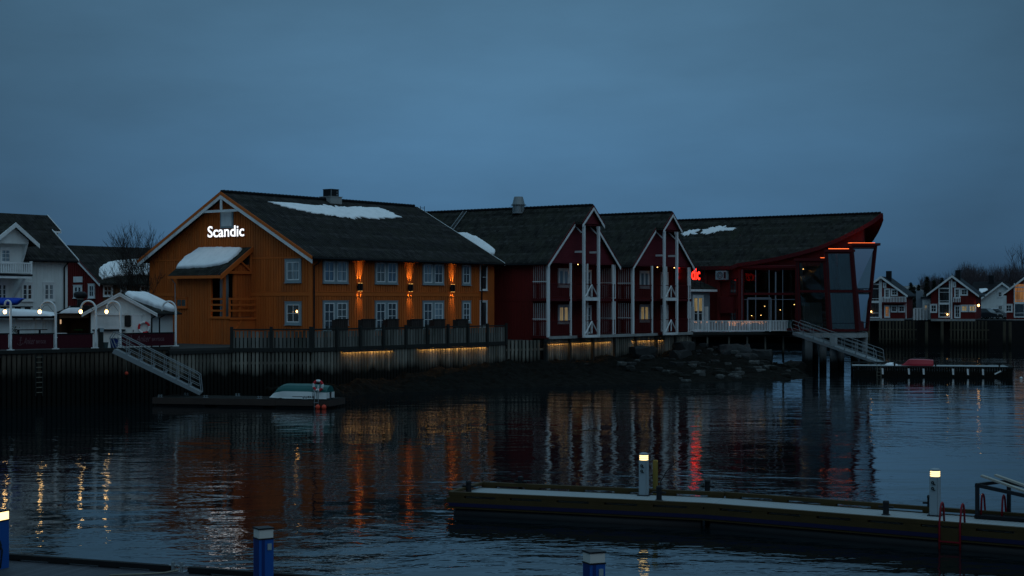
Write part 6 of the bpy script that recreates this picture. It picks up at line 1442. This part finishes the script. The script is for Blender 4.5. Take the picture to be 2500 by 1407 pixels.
# hill with bare trees
mb = MB(); N, K = 50, 14
for j in range(N+1):
    x = 20+260*j/N
    for q in range(K+1): y = 262+q*14; h = 3.4+10*(1-math.exp(-max(0, (x-76)/30)))*(q/K)**.7+mnoise.noise(Vector((x*.05, y*.05, 2)))*1.2*(q/K); mb.v.append(Vector((x, y, h)))
for j in range(N):
    for q in range(K): i = j*(K+1)+q; mb.f.append([i, i+K+1, i+K+2, i+1])
meta(mb.build('hill', M['hill'], loc=(0,0,0), smooth=True), 'low snowy hill behind the far houses', kind='structure')
rt = random.Random(21); protos = []
def hill_z(x, y):
    q = (y-262)/14; return 3.4+10*(1-math.exp(-max(0, (x-76)/30)))*(max(0, q)/K)**.7
SP = []
for i in range(54):
    px = rt.choice((rt.uniform(2335, 2420), rt.uniform(2400, 2520), rt.uniform(2255, 2330))) ; Y = rt.uniform(285, 350); top = 634 if px > 2340 else 662
    p = pix(px, 0, Y); z = hill_z(p.x, Y)-.2; H = (HZ-top+rt.uniform(-16, 6))/F*Y+CAMZ-z; SP.append((p.x, Y, z, max(3.5, H)))
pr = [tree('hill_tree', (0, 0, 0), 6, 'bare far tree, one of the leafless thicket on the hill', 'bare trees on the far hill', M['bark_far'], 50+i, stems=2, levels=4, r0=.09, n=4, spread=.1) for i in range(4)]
for i, (x, y, z, H) in enumerate(SP):
    o = pr[i] if i < 4 else copy_tree(pr[i % 4]); o.location = (x, y, z); o.scale = (H/6.2*.8, H/6.2*.8, H/6.2); o.rotation_euler = (0, 0, rt.uniform(0, 6))
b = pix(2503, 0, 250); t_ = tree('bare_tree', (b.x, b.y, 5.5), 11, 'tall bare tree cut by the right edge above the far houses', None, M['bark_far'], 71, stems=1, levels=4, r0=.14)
def conifer(label, px, Y, top, seed):
    p = pix(px, 0, Y); z0 = 3.4; H = CAMZ-(top-HZ)/F*Y-z0; fr = Fr((p.x, p.y, 0), (1,0,0)); r = thing('spruce', label, 'tree', (p.x, p.y, z0), 0, 'dark spruces behind the far houses'); MB(fr).lathe((0, 0, z0), [(.16, 0), (.03, H*.95)], 6).build('trunk', M['bark'], r)
    rr = random.Random(seed); mb = MB(fr)
    for j in range(900):
        u = rr.random()**.8; a = rr.uniform(0, 6.283); rad = (1-u)*H*.22*rr.uniform(.3, 1.1)+.06; zz_ = z0+H*(.08+.92*u); c = fr.P(rad*math.cos(a), rad*math.sin(a), zz_-rad*.25); d = Vector((math.cos(a), math.sin(a), -.35))*.38; s_ = Vector((-math.sin(a), math.cos(a), rr.uniform(-.4,.4)))*.1; mb.quad(c-d*.3-s_, c-d*.3+s_, c+d, world=True)
    mb.build('crown', M['needle'], r, fix=False)
for i, (px, Y, top, lab) in enumerate(((2224, 262, 690, 'leftmost small spruce in the gap beside the far red house'), (2263, 268, 675, 'tall narrow spruce between the two far red houses'), (2243, 285, 695, 'low spruce left of the tall narrow one'), (2280, 280, 684, 'broad spruce against the roof of the lit red house'), (2300, 268, 678, 'spruce rising just behind the lit red house roof'), (2232, 274, 700, 'short dark spruce second in the gap'))): conifer(lab, px, Y, top, 90+i)

# ================================================================ foreground pontoon
def kerb(fr, parent, x0, x1, y, zd, zr, m='pier', step=1.35):
    mb = MB(fr); mb.box(x0, x1, y-.07, y+.07, zr-.1, zr); mb.build('kerb_rail', M[m], parent)
    n = max(1, int((x1-x0)/step))
    for j in range(n+1): x = x0+.25+(x1-x0-.5)*j/n; MB(fr).box(x-.22, x+.22, y-.065, y+.065, zd, zr-.101).build('kerb_block', M[m], parent)
pA, pB, pC = Vector((-1.76, 43.9, 0)), Vector((5.12, 41.4, 0)), Vector((12.1, 36.9, 0)); ZD = .5; W_ = 2.5
S1f, S2f = Fr(pA, pB-pA), Fr(pB, pC-pB); L1 = (pB-pA).length
fp = thing('foreground_pontoon', 'long pale decked pontoon with timber kerbs in front', 'pontoon', S1f.P(L1, 1.2, 0), S1f.rot())
for fr, L, xs in ((S1f, L1, 0), (S2f, 14.0, -.55)):
    mb = MB(fr); n = int((L-xs)/.145); dz = 0 if fr is S1f else -.006
    for j in range(n): mb.box(xs+(L-xs)*j/n+.003, xs+(L-xs)*(j+1)/n-.003, .12, W_-.12, ZD-.03+dz, ZD+dz)
    mb.build('deck', M['deck'], fp)
    for y in (0, W_): kerb(fr, fp, (xs if y else 0), L, y, ZD, ZD+.16)
    mb = MB(fr); mb.box(xs, L, .074, .115, ZD, ZD+.09); mb.build('gap_board', M['gap_tone'], fp)  # added board, sets how bright the kerb gaps look
    mb = MB(fr)
    for y in (-.02, W_+.02): mb.box(0, L-.004, y-.06, y+.06, ZD-.14, ZD-.002); mb.box(0, L-.004, y-.05, y+.05, ZD-.3, ZD-.245)
    mb.build('side_beam', M['pier'], fp)
    mb = MB(fr); mb.box(xs, L, .074, .115, ZD, ZD+.09); mb.build('gap_board', M['gap_tone'], fp)
    mb = MB(fr)
    for y in (-.02, W_+.02): mb.box(0, L-.004, y-.068, y+.068, ZD-.243, ZD-.142)
    mb.build('rubbing_strip', M['navy'], fp)
    mb = MB(fr); mb.box(.05, L-.05, -.0, W_, ZD-.235, ZD-.04); mb.build('frame', M['black_void'], fp)
    for y in (.22, W_-.22): MB(fr).tube([(.12, y, -.02), (.2, y, -.02), (L-.1, y, -.02)], [.22, .3, .3], 16).build('float', M['rubber'], fp, smooth=True)
mb = MB(S1f); mb.box(-.08, 0, -.05, W_+.05, ZD-.14, ZD-.002); mb.box(-.08, .0, -.05, W_+.05, ZD-.3, ZD-.245); mb.box(-.07, .07, .08, W_-.08, ZD+.085, ZD+.16); mb.build('end_beam', M['pier'], fp)
def on(px, py, z):
    Y = (CAMZ-z)*F/(py-HZ); return Vector(((px-1250)/F*Y, Y, z))
def pedestal(label, px, py, col, group, rot, lit=True, z=ZD, kind=0):
    b = on(px, py, z) if py else px; fr = Fr((b.x, b.y, 0), (math.cos(rot), math.sin(rot), 0)); r = thing('power_pedestal', label, 'power pedestal', b, rot, group)
    if kind == 0:
        MB(fr).box(-.17, .17, -.17, .17, z, z+.025).build('base_plate', M['darkmetal'], r)
        mb = MB(fr); w = .125; mb.lprism([(-w,-w+.03,z+.026),(-w+.03,-w,z+.026),(w-.03,-w,z+.026),(w,-w+.03,z+.026),(w,w-.03,z+.026),(w-.03,w,z+.026),(-w+.03,w,z+.026),(-w,w-.03,z+.026)], (0, 0, .98)); mb.build('body', M['ped'], r)
        MB(fr).box(w-.035, w-.02, -w-.008, -w-.001, z+.03, z+1.0).build('edge_trim', M['alu'], r)
        for j in range(2):
            zc = z+.86-.15*j; s_ = MB(fr); s_.box(-.1, .045, -w-.012, -w-.001, zc-.06, zc+.06); q = s_.build('socket_plate', M['grey_trim'], r); s_ = MB(fr); s_.torus((-.03, -w-.02, zc), .03, .012, n=12, m=6); s_.box(-.02, .035, -w-.035, -w-.013, zc-.05, zc-.03); s_.build('socket', M['dark'], q)
        for j in range(3):
            zz_ = z+1.012+j*.05; MB(fr).lathe((0, 0, zz_), [(.1, 0), (.125, .008), (.125, .03), (.1, .04)], 16).build('lamp_ring', M['ped_light'], r, smooth=False); MB(fr).lathe((0, 0, zz_+.0405), [(.135, 0), (.135, .008)], 16).build('louvre_ring', M['ped'], r)
        MB(fr).lathe((0, 0, z+1.163), [(.135, 0), (.13, .03), (.08, .055), (.02, .06)], 16).build('cap', M['ped'], r, smooth=True)
    else:
        w = .145; mb = MB(fr); mb.box(-w, w, -w, w, z, z+.98); mb.build('body', M['blue'], r)
        MB(fr).box(-w-.012, w+.012, -w-.012, w+.012, z+.981, z+1.005).build('collar', M['dark'], r); MB(fr).box(-w+.003, w-.003, -w+.003, w-.003, z+1.006, z+1.17).build('lamp', M['ped_light' if lit else 'frost'], r)
        MB(fr).box(-w-.012, w+.012, -w-.012, w+.012, z+1.171, z+1.2).build('cap', M['dark'], r)
        MB(fr).box(-w+.05, -w+.11, -w-.006, -w-.001, z+.05, z+.978).build('side_stripe', M['blue_dark'], r); MB(fr).box(-w-.006, -w-.001, -w+.03, w-.03, z+.05, z+.97).build('side_panel', M['blue_dark'], r); MB(fr).box(.02, .1, -w-.02, -w-.001, z+.78, z+.9).build('socket', M['grey_trim'], r)
    return r, fr
pedestal('grey pedestal with glowing louvres in the middle of the foreground pontoon', 1572, 1210, 0, 'lit grey power pedestals', -.32); pedestal('grey pedestal with glowing louvres beside the red ladder', 2283, 1259, 0, 'lit grey power pedestals', -.5)
def bollard(label, px, py, h=.36):
    b = on(px, py, ZD); fr = Fr((b.x, b.y, 0), (.93, -.36, 0)); r = thing('mooring_bollard', label, 'bollard', b, fr.rot(), 'black bollards on the foreground pontoon'); MB(fr).lathe((0, 0, ZD), [(.12, 0), (.08, .03), (.075, h-.1), (.085, h-.05), (.07, h)], 12).build('post', M['dark'], r, smooth=False); MB(fr).tube([(-.19, 0, ZD+h*.55), (.19, 0, ZD+h*.55)], .03, 8).build('cross_pin', M['dark'], r)
for px, py, h, lab in ((1144, 1203, .34, 'black bollard at the near left corner of the foreground pontoon'), (1271, 1193, .36, 'black bollard on the far kerb at the left end of the foreground pontoon'), (1609, 1222, .4, 'black bollard just right of the middle grey pedestal'), (1727, 1206, .4, 'black bollard by the red reflection on the far kerb'), (2163, 1257, .36, 'black bollard on the near kerb left of the right pedestal'), (2271, 1252, .46, 'slim black bollard hidden beside the right grey pedestal')): bollard(lab, px, py, h)
b = on(1600, 1204, ZD); fr = Fr((b.x, b.y, 0), (1,0,0)); meta(MB(fr).lathe((0,0,0), [(.075, -.5), (.075, 1.43), (.06, 1.45)], 12).build('timber_pole', mat('yellow brown pole', (.2, .15, .035), .7, .2, 3)), 'yellow brown round pole beside the middle grey pedestal', 'pole')
b = on(1609, 1222, ZD); mb = MB(Fr((b.x, b.y, 0), (1,0,0))); mb.tube([(.02, .05, ZD+.1), (.05, .1, ZD+.5), (.22, .1, ZD+.8), (.48, .1, ZD+1.05), (.75, .1, ZD+1.2), (.95, .1, ZD+1.24), (1.08, .1, ZD+1.2)], .014, 6); meta(mb.build('hose', M['dark'], smooth=True), 'thin black hose arching up from the bollard by the yellow pole', 'hose')
def red_ladder(label, pl_, pr_, py, fr, face):
    r = thing('red_ladder', label, 'ladder', on((pl_+pr_)/2, py, ZD), fr.rot(), 'red bathing ladders on the foreground pontoon')
    for p_ in (pl_, pr_):
        b = on(p_, py, ZD); X = (b-fr.o).dot(fr.ux); y0 = -.09 if face < 0 else W_+.09; s_ = 1 if face < 0 else -1
        MB(fr).tube([(X, y0, -.4), (X, y0, ZD+.1), (X, y0+.1*s_, ZD+.5), (X, y0+.15*s_, ZD+.57), (X, y0+.22*s_, ZD+.6), (X, y0+.29*s_, ZD+.56), (X, y0+.33*s_, ZD+.46), (X, y0+.4*s_, ZD)], .026, 8).build('ladder_rail', M['ladder_red'], r, smooth=True)
    Xa, Xb = [(on(p_, py, ZD)-fr.o).dot(fr.ux) for p_ in (pl_, pr_)]
    mb = MB(fr)
    for z in (.18, -.1): mb.box(Xa, Xb, y0-.03, y0+.03, z-.015, z+.02)
    mb.build('rung', M['ladder_red'], r)
    MB(fr).box(Xa+.03, Xb-.03, min(y0+.02*s_, y0+.0), y0+.001, .12, ZD+.02).build('step_box', M['pier'], r)
    return Xa, Xb
Xa, Xb = red_ladder('red bathing ladder on the near side right of the right pedestal', 2318, 2377, 1280, S2f, -1); red_ladder('red bathing ladder on the far side behind the dark rack', 2438, 2496, 1248, S2f, 1)
# rack with planks
fr = Fr(on(2386, 1266, ZD).xy.to_3d(), S2f.ux); rk = thing('ramp_rack', 'dark steel ramp rack at the right end of the pontoon', 'rack', fr.P(0, 0, ZD), fr.rot())
for x, y, h in ((0, 0, .82), (.55, .9, .85), (2.6, 0, .4), (2.9, .9, .4)): MB(fr).box(x-.045, x+.045, y-.045, y+.045, ZD, ZD+h).build('leg', M['darkmetal'], rk)
mb = MB(fr); mb.bar((-.05, 0, ZD+.85), (2.7, 0, ZD+.42), .09, .09); mb.bar((.5, .9, ZD+.88), (3.0, .9, ZD+.42), .09, .09); mb.bar((0, -.04, ZD+.86), (.55, .94, ZD+.9), .08, .08); mb.build('frame', M['darkmetal'], rk); MB(fr).box(-.05, 3, -.1, 1.0, ZD+.01, ZD+.09).build('base', M['rooftrim'], rk)
for i, (x0, y0) in enumerate(((.02, .3), (.28, .62))):
    meta(MB(fr).bar((x0, y0, ZD+1.06), (x0+2.3, y0-.25, ZD+.42), .14, .05).build('plank', M['pale_sheet']), ['left of the two pale planks leaning across the dark rack', 'right of the two pale planks leaning across the dark rack'][i], 'plank', 'pale planks on the ramp rack')
# near dock
dA, dB = Vector((-10.95, 33.3, 0)), Vector((-5.3, 31.1, 0)); DF = Fr(dA, dB-dA)
nd = thing('near_dock', 'dark boarded dock with black kerb along the bottom edge', 'dock', DF.P(4, -1.2, 0), DF.rot())
mb = MB(DF)
for j in range(150): mb.box(-5+j*.145+.003, -5+(j+1)*.145-.003, -2.6, .1, ZD-.03, ZD)
mb.build('deck', M['deck_dark'], nd)
xs = DF.fx(417); xs2 = DF.fx(462); kerb(DF, nd, -5, xs, .0, ZD, ZD+.13, 'black_void', 1.3); kerb(DF, nd, xs2, 16.5, .0, ZD, ZD+.13, 'black_void', 1.3)
mb = MB(DF); mb.box(-5, 16.75, .102, .16, .15, ZD-.002); mb.build('side_board', M['black_void'], nd); MB(DF).box(-5, 16.7, -2.5, .05, -.4, ZD-.04).build('float', M['rubber'], nd)
xc = DF.fx(432); cl_ = thing('cleat', 'grey double horned cleat in the kerb gap at the bottom of the picture', 'cleat', DF.P(xc, 0, ZD), DF.rot())
MB(DF).box(xc-.17, xc+.2, -.06, .06, ZD, ZD+.025).build('base', M['galv'], cl_)
for s_ in (-.09, .11): mb = MB(DF); mb.box(xc+s_-.025, xc+s_+.025, -.03, .03, ZD+.026, ZD+.2); mb.tube([(xc+s_-.09, 0, ZD+.13), (xc+s_+.09, 0, ZD+.13)], .022, 8); mb.build('horn', M['galv'], cl_)
meta(MB(DF).tube([(xc-.05, -.02, ZD+.05), (xc+.1, -.1, ZD+.06), (xc-.1, -.3, ZD+.03), (xc-.5, -.6, ZD+.025), (xc-1.0, -.9, ZD+.025)], .018, 6).build('mooring_rope', M['rope'], smooth=True), 'pale mooring rope running from the cleat across the dark dock', 'rope')
p1, f1 = pedestal('blue pedestal with lit yellow lamp and a coiled cable at the left edge', Vector((-10.62, 32.2, ZD)), None, 0, 'blue power pedestals on the near dock', -.36, True, kind=1)
pedestal('blue pedestal with unlit white lamp left of centre on the near dock', Vector((-4.75, 29.75, ZD)), None, 0, 'blue power pedestals on the near dock', .55, False, kind=1); pedestal('blue pedestal with unlit white lamp below the foreground pontoon', Vector((1.42, 26.95, ZD)), None, 0, 'blue power pedestals on the near dock', .4, False, kind=1)
mb = MB(f1); mb.tube([(-.05, -.19, ZD+.85), (.12, -.2, ZD+.75), (.2, -.17, ZD+.5), (.14, -.2, ZD+.3), (-.1, -.19, ZD+.2), (-.16, -.19, ZD+.45), (.1, -.21, ZD+.7), (.21, -.15, ZD+.4), (.17, -.16, ZD+.04), (.0, -.22, ZD+.03)], .018, 6); meta(mb.build('power_cable', M['dark'], smooth=True), 'black power cable wound round the blue pedestal at the left edge', 'cable')
SC['done'] = 1
